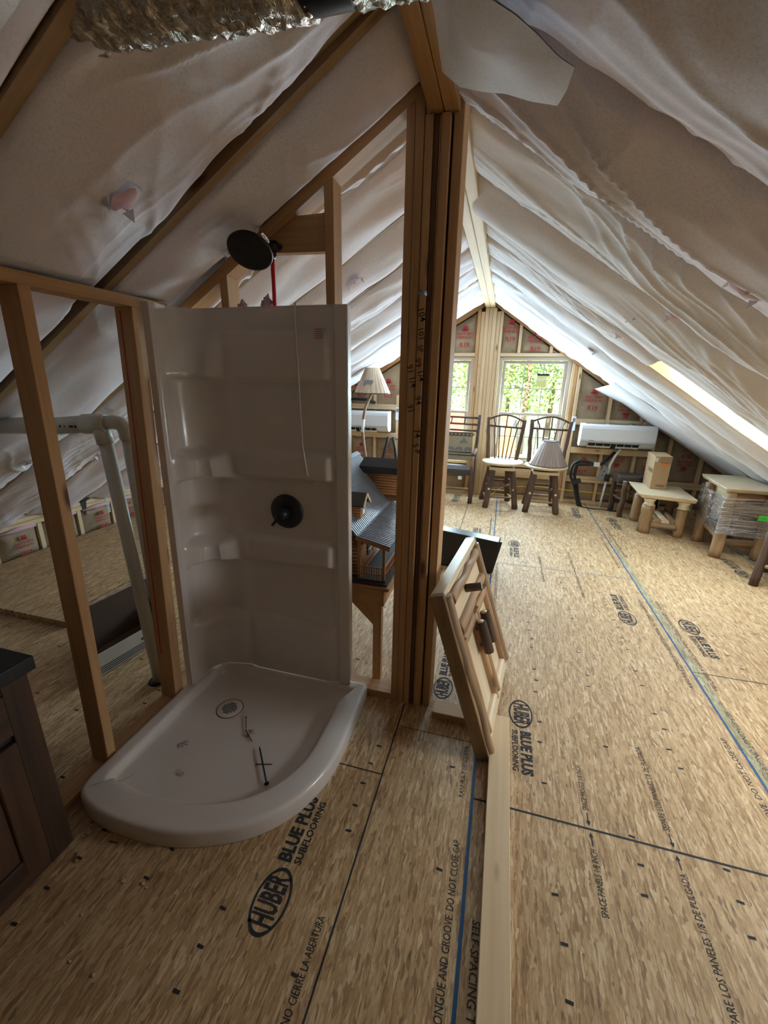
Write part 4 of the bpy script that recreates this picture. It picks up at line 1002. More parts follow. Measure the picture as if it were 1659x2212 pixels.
wavy('stile_log', (.045, .0), (.045, CH - .02), .062, -.01, .045, 1.0, 'peeled_log'); wavy('stile_log', (CW - .045, CH - .03), (CW - .045, .04), .055, -.01, .04, 2.0, 'peeled_log')
dfr = cbox('drawer_front', .085, CW - .085, .565, CH - .045, -.01, .012, 'slab_pine')
wavy('drawer_moulding', (.09, CH - .07), (CW - .09, CH - .07), .045, .010, .04, 3.0, 'rail_log', dfr); wavy('drawer_moulding', (CW - .09, .588), (.09, .588), .05, .010, .04, 4.0, 'rail_log', dfr)
kn = put('drawer_knob', MB().tube([cp(.36, .665, .012), cp(.355, .668, .05), cp(.35, .67, .095)], [.021, .020, .020], 14), 'bark', dfr); 
put('end_grain', MB().lathe([(.0185, 0), (.0, .0008)], cp(.35, .67, .0955), NN, 14), 'slab_pine', kn)
for i, (ua, ub, hu) in enumerate(((.085, .372, .325), (.386, CW - .085, .425))):
    dr_ = cbox('door', ua, ub, .05, .545, -.01, .006, 'slab_pine')
    wavy('door_stile', (ua + .022, .06), (ua + .022, .535), .045, .004, .034, 5.0 + i, 'rail_log', dr_); wavy('door_stile', (ub - .022, .535), (ub - .022, .06), .045, .004, .034, 7.0 + i, 'rail_log', dr_)
    wavy('door_rail', (ua + .03, .515), (ub - .03, .515), .05, .004, .03, 9.0 + i, 'rail_log', dr_); wavy('door_rail', (ub - .03, .075), (ua + .03, .075), .045, .004, .032, 11.0 + i, 'slab_pine', dr_)
    v0, v1 = .335, .50
    h_ = put('handle', MB().tube([cp(hu, v0, .055), cp(hu, (v0 + v1) / 2, .056), cp(hu, v1, .054)], [.024, .0245, .0235], 14, jitter=.15), 'bark', dr_)
    put('end_grain', MB().lathe([(.0215, 0), (.0, .0008)], cp(hu, v1, .054), VV, 14), 'slab_pine', h_)
    for vv in (v0 + .04, v1 - .04): put('handle_peg', MB().tube([cp(hu, vv, .02), cp(hu, vv, .04)], .008, 8), 'bark', h_)
cbox('bottom_rail', .03, CW - .05, .012, .05, -.01, .022, 'slab_pine')

bb = thing('black_package', 'glossy black plastic-wrapped flat carton on floor beyond the post', 'package', (-.2, 3.62, 0))
mb = MB().hexa([(-.48, 3.56, .005), (.034, 3.50, .005), (.05, 3.66, .005), (-.46, 3.72, .005), (-.47, 3.575, .335), (.070, 3.51, .300), (.085, 3.64, .305), (-.45, 3.70, .34)]); put('wrap', mb, 'black_plastic', bb, bev=.012, seg=3)
put('seam_flap', MB().hexa([(.034, 3.497, .02), (.040, 3.497, .02), (.040, 3.503, .02), (.034, 3.503, .02), (.070, 3.507, .312), (.095, 3.507, .305), (.095, 3.512, .305), (.070, 3.512, .312)]), 'black_plastic', bb)
put('foam_edge', MB().box(-.20, -.02, 3.50, 3.53, .0, .018), 'white_plastic', bb, bev=.004)

# ================================================================== doll house on its stand
ds = thing('doll_house_stand', 'small pine stand under the model log cabin', 'table', (-.9, 2.27, 0))
put('top_board', MB().box(-1.36, -.485, 1.895, 2.70, .562, .582), 'pine', ds, bev=.003)
put('apron', MB().box(-1.33, -.512, 1.905, 1.943, .470, .5615), 'pine', ds, bev=.002); put('apron', MB().box(-1.33, -.512, 2.64, 2.678, .470, .5615), 'pine', ds, bev=.002)
put('apron', MB().box(-.55, -.512, 1.944, 2.639, .470, .5615), 'pine', ds, bev=.002); put('apron', MB().box(-1.33, -1.292, 1.944, 2.639, .470, .5615), 'pine', ds, bev=.002)
for x in (-.572, -1.31):
    for y in (1.90, 2.62): put('leg', MB().box(x, x + .046, y + .01, y + .052, 0, .47), 'pine', ds, bev=.002)
put('corner_brace', MB().prism([(-.572, 1.915, .47), (-.70, 1.915, .47), (-.572, 1.915, .345)], (0, .02, 0)), 'pine', ds)
dh = thing('doll_house', 'model log cabin with grey corrugated roof on a pine stand', 'doll house', (-.9, 2.27, .583))
ZB = .583
put('base', MB().box(-1.33, -.50, 1.91, 2.68, ZB, ZB + .012), 'cabin_dark', dh)
def logs(nm, x0, x1, y0, y1, z0, z1, n, axis, par=None):
    w = put(nm, MB().box(x0, x1, y0, y1, z0, z1), 'cabin_log', par or dh)
    for k in range(n):
        z = z0 + (z1 - z0) * (k + .5) / n; r = (z1 - z0) / n * .48
        if axis == 'x': p, q = (x0, y0, z), (x1, y0, z)
        else: p, q = (x1, y0, z), (x1, y1, z)
        put('log', MB().tube([p, q], r, 8), 'cabin_log', w)
    return w
wf = logs('front_wall', -1.30, -.675, 1.975, 1.99, ZB + .012, .84, 12, 'x'); wr2 = logs('right_wall', -.70, -.672, 1.99, 2.62, ZB + .012, .84, 12, 'y')
put('left_wall', MB().box(-1.30, -1.28, 1.99, 2.62, ZB + .012, .84), 'cabin_log', dh); put('rear_wall', MB().box(-1.28, -.70, 2.60, 2.62, ZB + .012, .84), 'cabin_log', dh)
put('gable_infill', MB().prism([(-1.30, 1.985, .84), (-.675, 1.985, .84), (-.905, 1.985, 1.10), (-1.05, 1.985, 1.10)], (0, .02, 0)), 'cabin_log', dh)
for y in (2.08, 2.22, 2.36):
    wn = put('model_window', MB().box(-.669, -.655, y, y + .085, .675, .80), 'cabin_dark', dh)
    for zz in (.705, .737, .77): put('glazing_bar', MB().box(-.656, -.652, y + .004, y + .081, zz, zz + .004), 'tag_white', wn)
put('glazing_trim', MB().box(-.656, -.651, 2.12, 2.125, .675, .80), 'tag_white', dh)
put('porch_deck', MB().box(-.668, -.512, 1.93, 2.66, ZB + .012, ZB + .02), 'cabin_dark', dh)
for y in (1.935, 2.28, 2.64): put('porch_post', MB().box(-.532, -.518, y, y + .014, ZB + .02, .80), 'cabin_log', dh)
put('porch_post', MB().box(-.668, -.652, 1.935, 1.951, ZB + .02, .832), 'cabin_log', dh)
for z in (.628, .668): put('porch_rail', MB().box(-.652, -.532, 1.939, 1.946, z, z + .006), 'cabin_log', dh); put('porch_rail', MB().box(-.528, -.521, 1.949, 2.64, z, z + .006), 'cabin_log', dh)
for k in range(9): put('baluster', MB().box(-.646 + k * .0133, -.641 + k * .0133, 1.940, 1.945, .60, .668), 'cabin_log', dh)
for k in range(30): put('baluster', MB().box(-.527, -.522, 1.965 + k * .0225, 1.970 + k * .0225, .60, .668), 'cabin_log', dh)
def corrug(nm, xa, za, xb, zb, y0, y1, par=dh):
    """roof sheet from eave (xa,za) to ridge (xb,zb), ribs running down the slope"""
    mb = MB(); n = int((y1 - y0) / .0085); d = V3((xb - xa, 0, zb - za)); nr = V3((-d.z, 0, d.x)).normalized()
    if nr.z < 0: nr = -nr
    for k in range(n + 1):
        y = y0 + (y1 - y0) * k / n; h = 0.0
        for q in (0, 1): mb.v.append(V3((xa, y, za)) + d * q + nr * h)
    for k in range(n): mb.face([2 * k, 2 * k + 1, 2 * k + 3, 2 * k + 2], [(0, 0)] * 4)
    b = len(mb.v); mb.v += [p - nr * .008 for p in list(mb.v)]
    for k in range(n): mb.face([b + 2 * k, b + 2 * k + 2, b + 2 * k + 3, b + 2 * k + 1], [(0, 0)] * 4)
    for k in range(n):
        for e in (0, 1): mb.face([2 * k + e, 2 * k + 2 + e, b + 2 * k + 2 + e, b + 2 * k + e], [(0, 0)] * 4)
    mb.face([0, 1, b + 1, b], [(0, 0)] * 4); mb.face([2 * n, 2 * n + 1, b + 2 * n + 1, b + 2 * n], [(0, 0)] * 4)
    o = put(nm, mb, 'roof_metal_shaded', par); m2 = MB(); y = y0 + .006; w = V3((0, .0045, 0)); a0 = V3((xa, 0, za)); 
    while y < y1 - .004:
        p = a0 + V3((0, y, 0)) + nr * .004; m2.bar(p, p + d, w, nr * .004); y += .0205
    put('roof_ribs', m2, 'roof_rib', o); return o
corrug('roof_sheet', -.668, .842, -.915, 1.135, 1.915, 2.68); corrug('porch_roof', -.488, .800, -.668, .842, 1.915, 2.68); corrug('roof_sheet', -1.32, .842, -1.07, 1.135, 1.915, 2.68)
put('roof_ridge_plate', MB().box(-1.075, -.910, 1.915, 2.68, 1.128, 1.138), 'roof_metal_shaded', dh)
put('roof_cap', MB().bar((-.668, 1.913, .849), (-.668, 2.682, .849), V3((.014, 0, -.008)), V3((.001, 0, .003))), 'roof_cap', dh); put('roof_cap', MB().bar((-.915, 1.913, 1.141), (-.915, 2.682, 1.141), V3((.014, 0, -.008)), V3((.001, 0, .003))), 'roof_cap', dh)
put('fascia', MB().bar((-.668, 1.911, .834), (-.488, 1.911, .792), (0, .003, 0), (0, 0, .008)), 'cabin_log', dh)
# rear cross gable wing and front dormer
lw = logs('dormer_wall', -.86, -.60, 2.56, 2.57, .90, 1.045, 8, 'x')
put('dormer_wall', MB().box(-.86, -.60, 2.571, 2.70, .86, 1.045), 'cabin_log', dh)
put('dormer_roof', MB().hexa([(-.86, 2.53, 1.042), (-.56, 2.53, 1.042), (-.56, 2.64, 1.10), (-.86, 2.64, 1.10), (-.86, 2.53, 1.085), (-.56, 2.53, 1.085), (-.56, 2.64, 1.125), (-.86, 2.64, 1.125)]), 'roof_metal_shaded', dh)
put('dormer_roof', MB().hexa([(-.86, 2.64, 1.10), (-.56, 2.64, 1.10), (-.56, 2.72, 1.04), (-.86, 2.72, 1.04), (-.86, 2.64, 1.125), (-.56, 2.64, 1.125), (-.56, 2.72, 1.06), (-.86, 2.72, 1.06)]), 'roof_metal_shaded', dh)
dm = put('dormer', MB().prism([(-.685, 2.04, .90), (-.685, 2.12, .90), (-.685, 2.12, .985), (-.685, 2.08, 1.02), (-.685, 2.04, .985)], (-.12, 0, 0)), 'cabin_log', dh)
for k in range(6): put('log', MB().tube([(-.805, 2.039, .905 + k * .0145), (-.684, 2.039, .905 + k * .0145)], .0072, 6), 'cabin_log', dm)
put('dormer_window', MB().box(-.686, -.681, 2.06, 2.10, .915, .975), 'tag_white', dm)
put('dormer_roof', MB().hexa([(-.84, 2.02, .968), (-.665, 2.02, .968), (-.665, 2.08, 1.025), (-.84, 2.08, 1.025), (-.84, 2.02, .978), (-.665, 2.02, .978), (-.665, 2.08, 1.035), (-.84, 2.08, 1.035)]), 'cabin_dark', dm)
put('dormer_roof', MB().hexa([(-.84, 2.08, 1.025), (-.665, 2.08, 1.025), (-.665, 2.14, .968), (-.84, 2.14, .968), (-.84, 2.08, 1.035), (-.665, 2.08, 1.035), (-.665, 2.14, .978), (-.84, 2.14, .978)]), 'cabin_dark', dm)
put('barge_board', MB().prism([(-.665, 2.02, .962), (-.665, 2.08, 1.020), (-.665, 2.14, .962), (-.665, 2.14, .978), (-.665, 2.08, 1.036), (-.665, 2.02, .978)], (.006, 0, 0)), 'slab_pine', dm)

# ================================================================== far furniture
def log_pts(p, q, n, wob, seed):
    p, q = V3(p), V3(q); L = (q - p).length; o = []
    for k in range(n + 1):
        t_ = k / n; w = wob * sin(pi * t_); o.append(p.lerp(q, t_) + V3((mn.noise(V3((t_ * 3, seed, 0))), mn.noise(V3((t_ * 3, seed, 5))), 0)) * w)
    return o
def log(par, nm, p, q, r, mat='bark', seed=0.0, wob=.02, taper=.9, n=6, sides=10):
    R = [r * (1 + (taper - 1) * k / n) * (1 + .10 * mn.noise(V3((k * .9, seed, 2)))) for k in range(n + 1)]
    return put(nm, MB().tube(log_pts(p, q, n, wob, seed), R, sides, jitter=.12), mat, par)
def stool(label, cx_, cy_, zs, feet, posts, tag_at, seed):
    t = thing('swivel_stool', label, 'stool', (cx_, cy_, 0), group='log swivel stools by the window')
    se = put('seat', MB().lathe([(.0, -.022), (.24, -.022), (.266, -.010), (.269, .006), (.259, .018), (.0, .019)], (cx_, cy_, zs), PZ, 40), 'slab_pine', t)
    put('swivel_plate', MB().lathe([(.13, 0), (.15, .012), (.15, .022), (.10, .03)], (cx_, cy_, zs - .055), PZ, 24), 'black_metal', t)
    put('seat_base', MB().box(cx_ - .16, cx_ + .16, cy_ - .15, cy_ + .15, zs - .095, zs - .056), 'slab_pine', t, bev=.006)
    tops = []
    for k, (x, y) in enumerate(feet):
        tx, ty = cx_ + (x - cx_) * .66, cy_ + (y - cy_) * .62; tops.append(V3((tx, ty, zs - .11)))
        l = log(t, 'leg', (x, y, .0), (tx, ty, zs - .098), .040, 'bark', seed + k, .012, .92)
        p = V3((x, y, 0)).lerp(V3((tx, ty, zs - .1)), .52); d = V3((cx_ - x, -.9, 0)).normalized()
        put('peeled_patch', MB().lathe([(.016, 0), (.010, .003), (.0, .004)], p + V3((0, -.039, 0)), (0, -1, .1), 10), 'slab_pine', l)
    F = [V3((x, y, 0)) for x, y in feet]
    for i, j in ((0, 1), (1, 3), (3, 2), (2, 0)):
        for f_ in ((.30, .62) if (i, j) in ((0, 1), (3, 2)) else (.22, .70)): log(t, 'rung', F[i].lerp(tops[i], f_), F[j].lerp(tops[j], f_), .0135, 'bark' if f_ > .5 else 'peeled_log', seed + i + f_, .006, 1, 4, 8)
    (ax, az), (bx_, bz), yb, (axb, bxb) = posts
    pa_, pb_ = V3((ax, yb + .05, az)), V3((bx_, yb + .05, bz)); qa, qb = V3((axb, yb, zs + .01)), V3((bxb, yb, zs + .01))
    log(t, 'back_post', qa, pa_, .028, 'bark', seed + 20, .02, .92); log(t, 'back_post', qb, pb_, .028, 'bark', seed + 21, .02, .92)
    zr = .80; ra = qa.lerp(pa_, zr); rb = qb.lerp(pb_, zr); log(t, 'back_rail', ra, rb, .014, 'bark', seed + 22, .012, 1)
    ua, ub = qa.lerp(pa_, .95), qb.lerp(pb_, .95); arc = []
    for k in range(9):
        s_ = k / 8; arc.append(ua.lerp(ub, s_) + V3((0, 0, .075 * sin(pi * s_))))
    put('top_bow', MB().tube(arc, .013, 9, jitter=.1), 'bark', t)
    for k in range(5):
        s_ = (k + 1) / 6; log(t, 'spindle', qa.lerp(qb, .12 + .76 * s_), ra.lerp(rb, s_), .0095, 'bark', seed + 30 + k, .012, .9, 5, 7)
    for s_, s2 in ((.22, .14), (.52, .52), (.78, .86)):
        log(t, 'spindle', ra.lerp(rb, s_), ua.lerp(ub, s2) + V3((0, 0, .075 * sin(pi * s2))), .010, 'bark', seed + 40 + s_, .01, .9, 4, 7)
    p = ua.lerp(ub, tag_at) + V3((0, -.02, .02)); put('price_tag', MB().hexa([p + V3((-.022, 0, -.085)), p + V3((.012, 0, -.095)), p + V3((.012, .001, -.095)), p + V3((-.022, .001, -.085)), p + V3((-.006, 0, .012)), p + V3((.03, 0, .0)), p + V3((.03, .001, .0)), p + V3((-.006, .001, .012))]), 'tag_white', t)
    return t
stool('log swivel stool with bare round seat in front of window', .045, 5.84, .590, ((-.124, 5.60), (.262, 5.655), (-.19, 6.03), (.165, 6.05)), ((-.19, 1.156), (.283, 1.132), 5.97, (-.15, .222)), .74, 1.0)
stool('log swivel stool with a lampshade sitting on its seat', .595, 5.79, .580, ((.387, 5.57), (.766, 5.575), (.40, 5.985), (.752, 5.99)), ((.372, 1.150), (.853, 1.140), 5.93, (.385, .80)), .76, 60.0)
def shade(par_label, c, r0, r1, h, mat, name='lamp_shade', as_part=None):
    mb = MB(); pr = []
    def f(u, v):
        a = 2 * pi * u; r = r0 + (r1 - r0) * v + .004 * sin(a * 24) * (1 - v * .5); return V3((c[0] + r * cos(a), c[1] + r * sin(a), c[2] + h * v))
    mb.grid(f, 96, 10, wrap_u=True)
    def g(u, v):
        a = -2 * pi * u; r = r0 + (r1 - r0) * v - .004; return V3((c[0] + r * cos(a), c[1] + r * sin(a), c[2] + h * v))
    mb.grid(g, 48, 6, wrap_u=True); return mb
t = thing('lampshade', 'brown pleated lampshade wrapped in plastic on a stool seat', 'lampshade', (.612, 5.77, .600))
put('pleated_cone', shade('', (.612, 5.77, .602), .232, .092, .305, 'shade_brown'), 'shade_brown', t); put('rim_wire', MB().lathe([(.236, 0), (.238, .004), (.236, .008)], (.612, 5.77, .600), PZ, 48), 'bark', t); put('rim_wire', MB().lathe([(.094, 0), (.096, .004), (.094, .008)], (.612, 5.77, .902), PZ, 32), 'bark', t)

t = thing('log_armchair', 'log chair with bear tapestry back and dark leather seat', 'chair', (-.62, 5.9, 0))
log(t, 'leg', (-.338, 5.735, 0), (-.345, 5.76, .50), .032, 'bark', 1.1, .01); log(t, 'leg', (-.89, 5.735, 0), (-.885, 5.76, .50), .032, 'bark', 2.1, .01)
log(t, 'back_post', (-.352, 6.12, 0), (-.312, 6.09, 1.175), .030, 'bark', 3.1, .02); log(t, 'back_post', (-.90, 6.12, 0), (-.92, 6.09, 1.175), .030, 'bark', 4.1, .02)
put('seat', MB().box(-.89, -.362, 5.74, 6.08, .38, .475), 'leather', t, bev=.025, seg=3)
tp = put('back_panel', MB().box(-.86, -.385, 6.08, 6.10, .53, .93), 'tapestry', t, bev=.004)
for z in (.962, 1.05, 1.14): log(t, 'back_rail', (-.90, 6.09, z), (-.335, 6.09, z - .01), .015, 'bark', z, .01, 1)
for x in (-.52, -.70): log(t, 'spindle', (x, 6.09, 1.045), (x + .01, 6.09, 1.135), .009, 'bark', x, .004, 1, 3, 7)
for z in (.60, .64, .875, .915): put('tapestry_band', MB().box(-.86, -.385, 6.0775, 6.0795, z, z + .012), 'cabin_dark', tp)
mb = MB()
for k in range(9): x = -.84 + k * .055; mb.prism([(x, 6.0795, .90), (x + .02, 6.0795, .888), (x + .04, 6.0795, .90), (x + .02, 6.0795, .912)], (0, -.002, 0))
put('tapestry_figures', mb, 'cabin_dark', tp)
mb = MB()
for x, s_ in ((-.44, 1), (-.57, -1), (-.69, 1)):
    pts = [(-.05, 0), (-.045, .045), (-.02, .06), (.02, .055), (.04, .045), (.055, .035), (.06, .02), (.045, .015), (.035, 0), (.025, 0), (.02, .018), (-.015, .018), (-.025, 0)]
    P = [(x + s_ * a, 6.0795, .665 + b) for a, b in pts]; mb.prism(P if s_ > 0 else P[::-1], (0, -.002, 0))
mb.prism([(-.57, 6.0795, .775), (-.505, 6.0795, .855), (-.49, 6.0795, .835), (-.44, 6.0795, .775)], (0, -.0018, 0))
put('tapestry_figures', mb, 'grey_plastic', tp)
log(t, 'stretcher', (-.87, 5.745, .20), (-.35, 5.745, .20), .014, 'peeled_log', 7.0, .008, 1); log(t, 'stretcher', (-.345, 5.745, .26), (-.35, 6.11, .26), .014, 'bark', 8.0, .008, 1)
log(t, 'arm', (-.345, 5.74, .66), (-.33, 6.10, .70), .024, 'bark', 9.0, .008, 1); log(t, 'arm_support', (-.345, 5.76, .49), (-.345, 5.75, .65), .024, 'peeled_log', 10.0, .008, 1)
put('price_tag', MB().box(-.52, -.47, 5.735, 5.737, .325, .372), 'tag_white', t)

# air conditioners
def aircon(label, x0, x1, z0, z1):
    yb, yf = 6.203, 6.00; t = thing('air_conditioner', label, 'air conditioner', ((x0 + x1) / 2, yb, z0)); H = z1 - z0
    prof = [(yb, z0 + .012), (yb - .05, z0), (yf + .075, z0 + .004), (yf + .035, z0 + .03), (yf + .006, z0 + .075), (yf, z0 + .10), (yf + .003, z1 - .055), (yf + .018, z1 - .018), (yf + .05, z1), (yb, z1)]
    put('casing', MB().prism([(x0, y, z) for y, z in prof], (x1 - x0, 0, 0)), 'white_plastic', t, bev=.008, seg=2)
    L = x1 - x0; u0, u1 = x0 + .11 * L, x0 + .80 * L
    vs = put('outlet_slot', MB().hexa([(u0, yf + .028, z0 + .032), (u1, yf + .028, z0 + .032), (u1, yf + .060, z0 + .002), (u0, yf + .060, z0 + .002), (u0, yf + .002, z0 + .058), (u1, yf + .002, z0 + .058), (u1, yf + .03, z0 + .04), (u0, yf + .03, z0 + .04)]), 'dark_slot', t)
    for a, b in ((u0, u0 + (u1 - u0) * .46), (u0 + (u1 - u0) * .56, u1)):
        lv = put('louver', MB().hexa([(a, yf + .022, z0 + .020), (b, yf + .022, z0 + .020), (b, yf + .056, z0 - .004), (a, yf + .056, z0 - .004), (a, yf + .019, z0 + .024), (b, yf + .019, z0 + .024), (b, yf + .053, z0 + .001), (a, yf + .053, z0 + .001)]), 'white_plastic', t)
        for k in range(4):
            x = a + (b - a) * k / 3; x = min(x, b - .006); put('vane', MB().hexa([(x, yf + .014, z0 + .028), (x + .006, yf + .014, z0 + .028), (x + .006, yf + .022, z0 + .02), (x, yf + .022, z0 + .02), (x, yf + .0, z0 + .052), (x + .006, yf + .0, z0 + .052), (x + .006, yf + .01, z0 + .045), (x, yf + .01, z0 + .045)]), 'white_plastic', lv)
    put('name_plate', MB().box(x0 + .12 * L, x0 + .19 * L, yf - .001, yf + .004, z0 + .088, z0 + .094), 'grey_plastic', t)
    put('front_seam', MB().box(x0 + .004, x1 - .004, yf - .0006, yf + .01, z0 + .0765, z0 + .079), 'grey_plastic', t)
    text(t, '12', 'sticker_lite' if 'sticker_lite' in M else 'tag_white', (x0 + .5 * L, yf - .0012, z0 + .17), PX, PZ, .045, 'display_digits')
    for k in range(3): put('top_grille', MB().box(x0 + .06 + k * .27, x0 + .30 + k * .27, yf + .06, yb - .03, z1, z1 + .003), 'grey_plastic', t)
    return t
aircon('white wall air conditioner above the hoses, right of the window', .992, 1.868, .822, 1.118)
aircon('white wall air conditioner behind the curved floor lamp', -2.47, -1.605, .873, 1.172)
def remote(label, x, z, yb):
    t = thing('remote_control', label, 'remote', (x, yb, z)); put('body', MB().box(x - .027, x + .027, yb - .022, yb - .001, z, z + .185), 'white_plastic', t, bev=.006, seg=2); put('screen', MB().box(x - .018, x + .018, yb - .0235, yb - .021, z + .115, z + .165), 'grey_plastic', t)
remote('white remote in holder on stud beside right window', .912, 1.005, YG - .03); remote('white remote in holder on stud beside the left air conditioner', -1.515, 1.045, YG - .03)
# refrigerant hoses, conduit, cord
for k, (dx, lab) in enumerate(((0, 'outer'), (.05, 'inner'))):
    P = [(1.46, 6.14, .76), (1.36, 6.12, .64), (1.30, 6.10, .595), (1.20, 6.08, .60 - dx * .2), (1.06, 6.06, .635 - dx), (.965 + dx, 6.05, .575), (.95 + dx, 6.05, .43), (1.01 + dx * .7, 6.06, .31), (1.06 + dx * .5, 6.08, .15), (1.112 + dx * .6, 6.09, .0)]
    S = []
    for i in range(len(P) - 1):
        for q in range(4): S.append(cr(P[max(i - 1, 0)], P[i], P[i + 1], P[min(i + 2, len(P) - 1)], q / 4))
    S.append(P[-1]); t = thing('insulated_hose', f'{lab} black insulated hose looping from the right air conditioner to floor', 'hose', P[-1], group='air conditioner hoses')
    put('sleeve', MB().tube(S, .019, 10), 'black_hose', t)
    if k == 0:
        put('tape_label', MB().bar((1.215, 6.06, .596), (1.29, 6.075, .590), (0, .001, .028), (0, .006, .0)), 'tag_white', t)
        put('strap', MB().bar((.99, 6.035, .33), (1.08, 6.045, .375), (-.012, 0, .024), (0, .03, 0)), 'black_hose', t)
t = thing('junction_cover', 'grey metal cover plate dangling on the hoses', 'cover plate', (1.34, 6.07, .40)); put('plate', MB().hexa([(1.275, 6.055, .41), (1.33, 6.04, .37), (1.335, 6.045, .37), (1.28, 6.06, .41), (1.335, 6.05, .60), (1.395, 6.035, .55), (1.40, 6.04, .55), (1.34, 6.055, .60)]), 'grey_plastic', t)
for q in (.45, .50): put('screw_slot', MB().lathe([(.008, 0), (.008, .004)], (1.335 + (q - .45) * .3, 6.042, q + .01), NY, 8), 'dark_slot', t)
t = thing('drain_conduit', 'thin white conduit running down from the right air conditioner', 'conduit', (1.384, 6.12, 0))
put('upper_tube', MB().tube([(1.52, 6.14, .80), (1.47, 6.13, .72), (1.425, 6.12, .60), (1.417, 6.12, .44)], .017, 10), 'white_plastic', t); put('coupling', MB().tube([(1.418, 6.12, .46), (1.412, 6.12, .37)], [.028, .034], 12), 'black_hose', t); put('lower_tube', MB().tube([(1.413, 6.12, .38), (1.384, 6.12, .0)], .013, 10), 'white_plastic', t)
single('yellow_cable', MB().tube([(-.25, 6.18, .05), (-.1, 6.15, .012), (.0, 6.16, .10), (.10, 6.205, .165), (.6, 6.215, .20), (1.0, 6.17, .19), (1.6, 6.215, .17), (2.1, 6.22, .16)], .006, 8), 'yellow_cord', 'yellow cable strung low along the gable wall', 'cable', (.6, 6.2, .012))
single('black_cable', MB().tube([(1.13, 6.05, .008), (1.25, 5.99, .008), (1.38, 6.0, .008), (1.48, 5.95, .008), (1.6, 5.98, .008)], .006, 8), 'black_hose', 'black cable lying on floor at the foot of the hoses', 'cable', (1.3, 6.0, .002))

# bench / coffee table with split-log shelf
bt = thing('log_bench', 'low log coffee table with pale slab top and split-log shelf', 'table', (1.82, 5.40, 0))
TZ = .41
sl = put('slab_top', MB().hexa([(1.575, 5.145, TZ), (2.065, 5.045, TZ), (2.095, 5.66, TZ), (1.615, 5.765, TZ), (1.54, 5.135, TZ + .045), (2.075, 5.025, TZ + .045), (2.11, 5.68, TZ + .045), (1.585, 5.785, TZ + .045)]), 'slab_pine', bt, bev=.006)
for k, (x, y) in enumerate(((1.672, 5.20), (1.705, 5.655), (1.99, 5.135), (2.02, 5.59))):
    l = log(bt, 'leg', (x, y, 0), (x + .005, y, .325), .066 if k < 2 else .05, 'peeled_log', 5.0 + k, .01, .96, 6, 14); put('leg_neck', MB().lathe([(.064, 0), (.048, .02), (.05, .045), (.072, .084)], (x + .005, y, .322), PZ, 16), 'slab_pine', l)
log(bt, 'shelf_rail', (1.72, 5.17, .10), (1.97, 5.12, .10), .036, 'peeled_log', 9.0, .02, 1, 8, 12); log(bt, 'shelf_rail', (1.75, 5.63, .10), (2.0, 5.58, .10), .034, 'peeled_log', 9.5, .02, 1, 8, 12)
for k in range(3):
    x = 1.775 + k * .085; y = 5.17 - k * .014
    put('half_log', MB().tube([(x, y - .005, .142), (x + .03, y + .42, .142)], .040, 12, flat=1.0), 'slab_pine' if k % 2 else 'peeled_log', bt)
cb = thing('parcel_box', 'upright tan cardboard carton standing on the log coffee table', 'box', (1.79, 5.61, TZ + .046))
put('carton', MB().hexa([(1.727, 5.445, TZ + .046), (1.886, 5.430, TZ + .046), (1.915, 5.775, TZ + .046), (1.745, 5.79, TZ + .046), (1.722, 5.440, .835), (1.890, 5.428, .842), (1.918, 5.777, .842), (1.742, 5.792, .838)]), 'cardboard', cb, bev=.003)
put('packing_tape', MB().hexa([(1.775, 5.4345, .765), (1.888, 5.4255, .765), (1.888, 5.4265, .765), (1.775, 5.4355, .765), (1.775, 5.4325, .8355), (1.889, 5.4235, .8385), (1.889, 5.4245, .8385), (1.775, 5.4335, .8355)]), 'peeled_log', cb)
put('shipping_label', MB().hexa([(1.724, 5.4375, .775), (1.752, 5.4350, .775), (1.752, 5.4360, .775), (1.724, 5.4385, .775), (1.723, 5.4365, .82), (1.752, 5.4338, .82), (1.752, 5.4348, .82), (1.723, 5.4375, .82)]), 'tag_white', cb)
put('shipping_label', MB().hexa([(1.7405, 5.70, .48), (1.7355, 5.60, .48), (1.7365, 5.60, .48), (1.7415, 5.70, .48), (1.7385, 5.70, .62), (1.7335, 5.60, .62), (1.7345, 5.60, .62), (1.7395, 5.70, .62)]), 'tag_white', cb)
sd_r = V3((-.055, -1, 0)).normalized()
text(cb, 'OVEARS', 'ink', (1.7255, 5.545, .66), sd_r, PZ, .062, 'carton_print', bold=.01, sx=.85); text(cb, 'OVEARS', 'ink', (1.82, 5.4285, .50), (1, -.09, 0), PZ, .024, 'carton_print', bold=.01)
put('carton_print', MB().box(1.785, 1.87, 5.4262, 5.4272, .742, .758), 'orange_paint', cb)

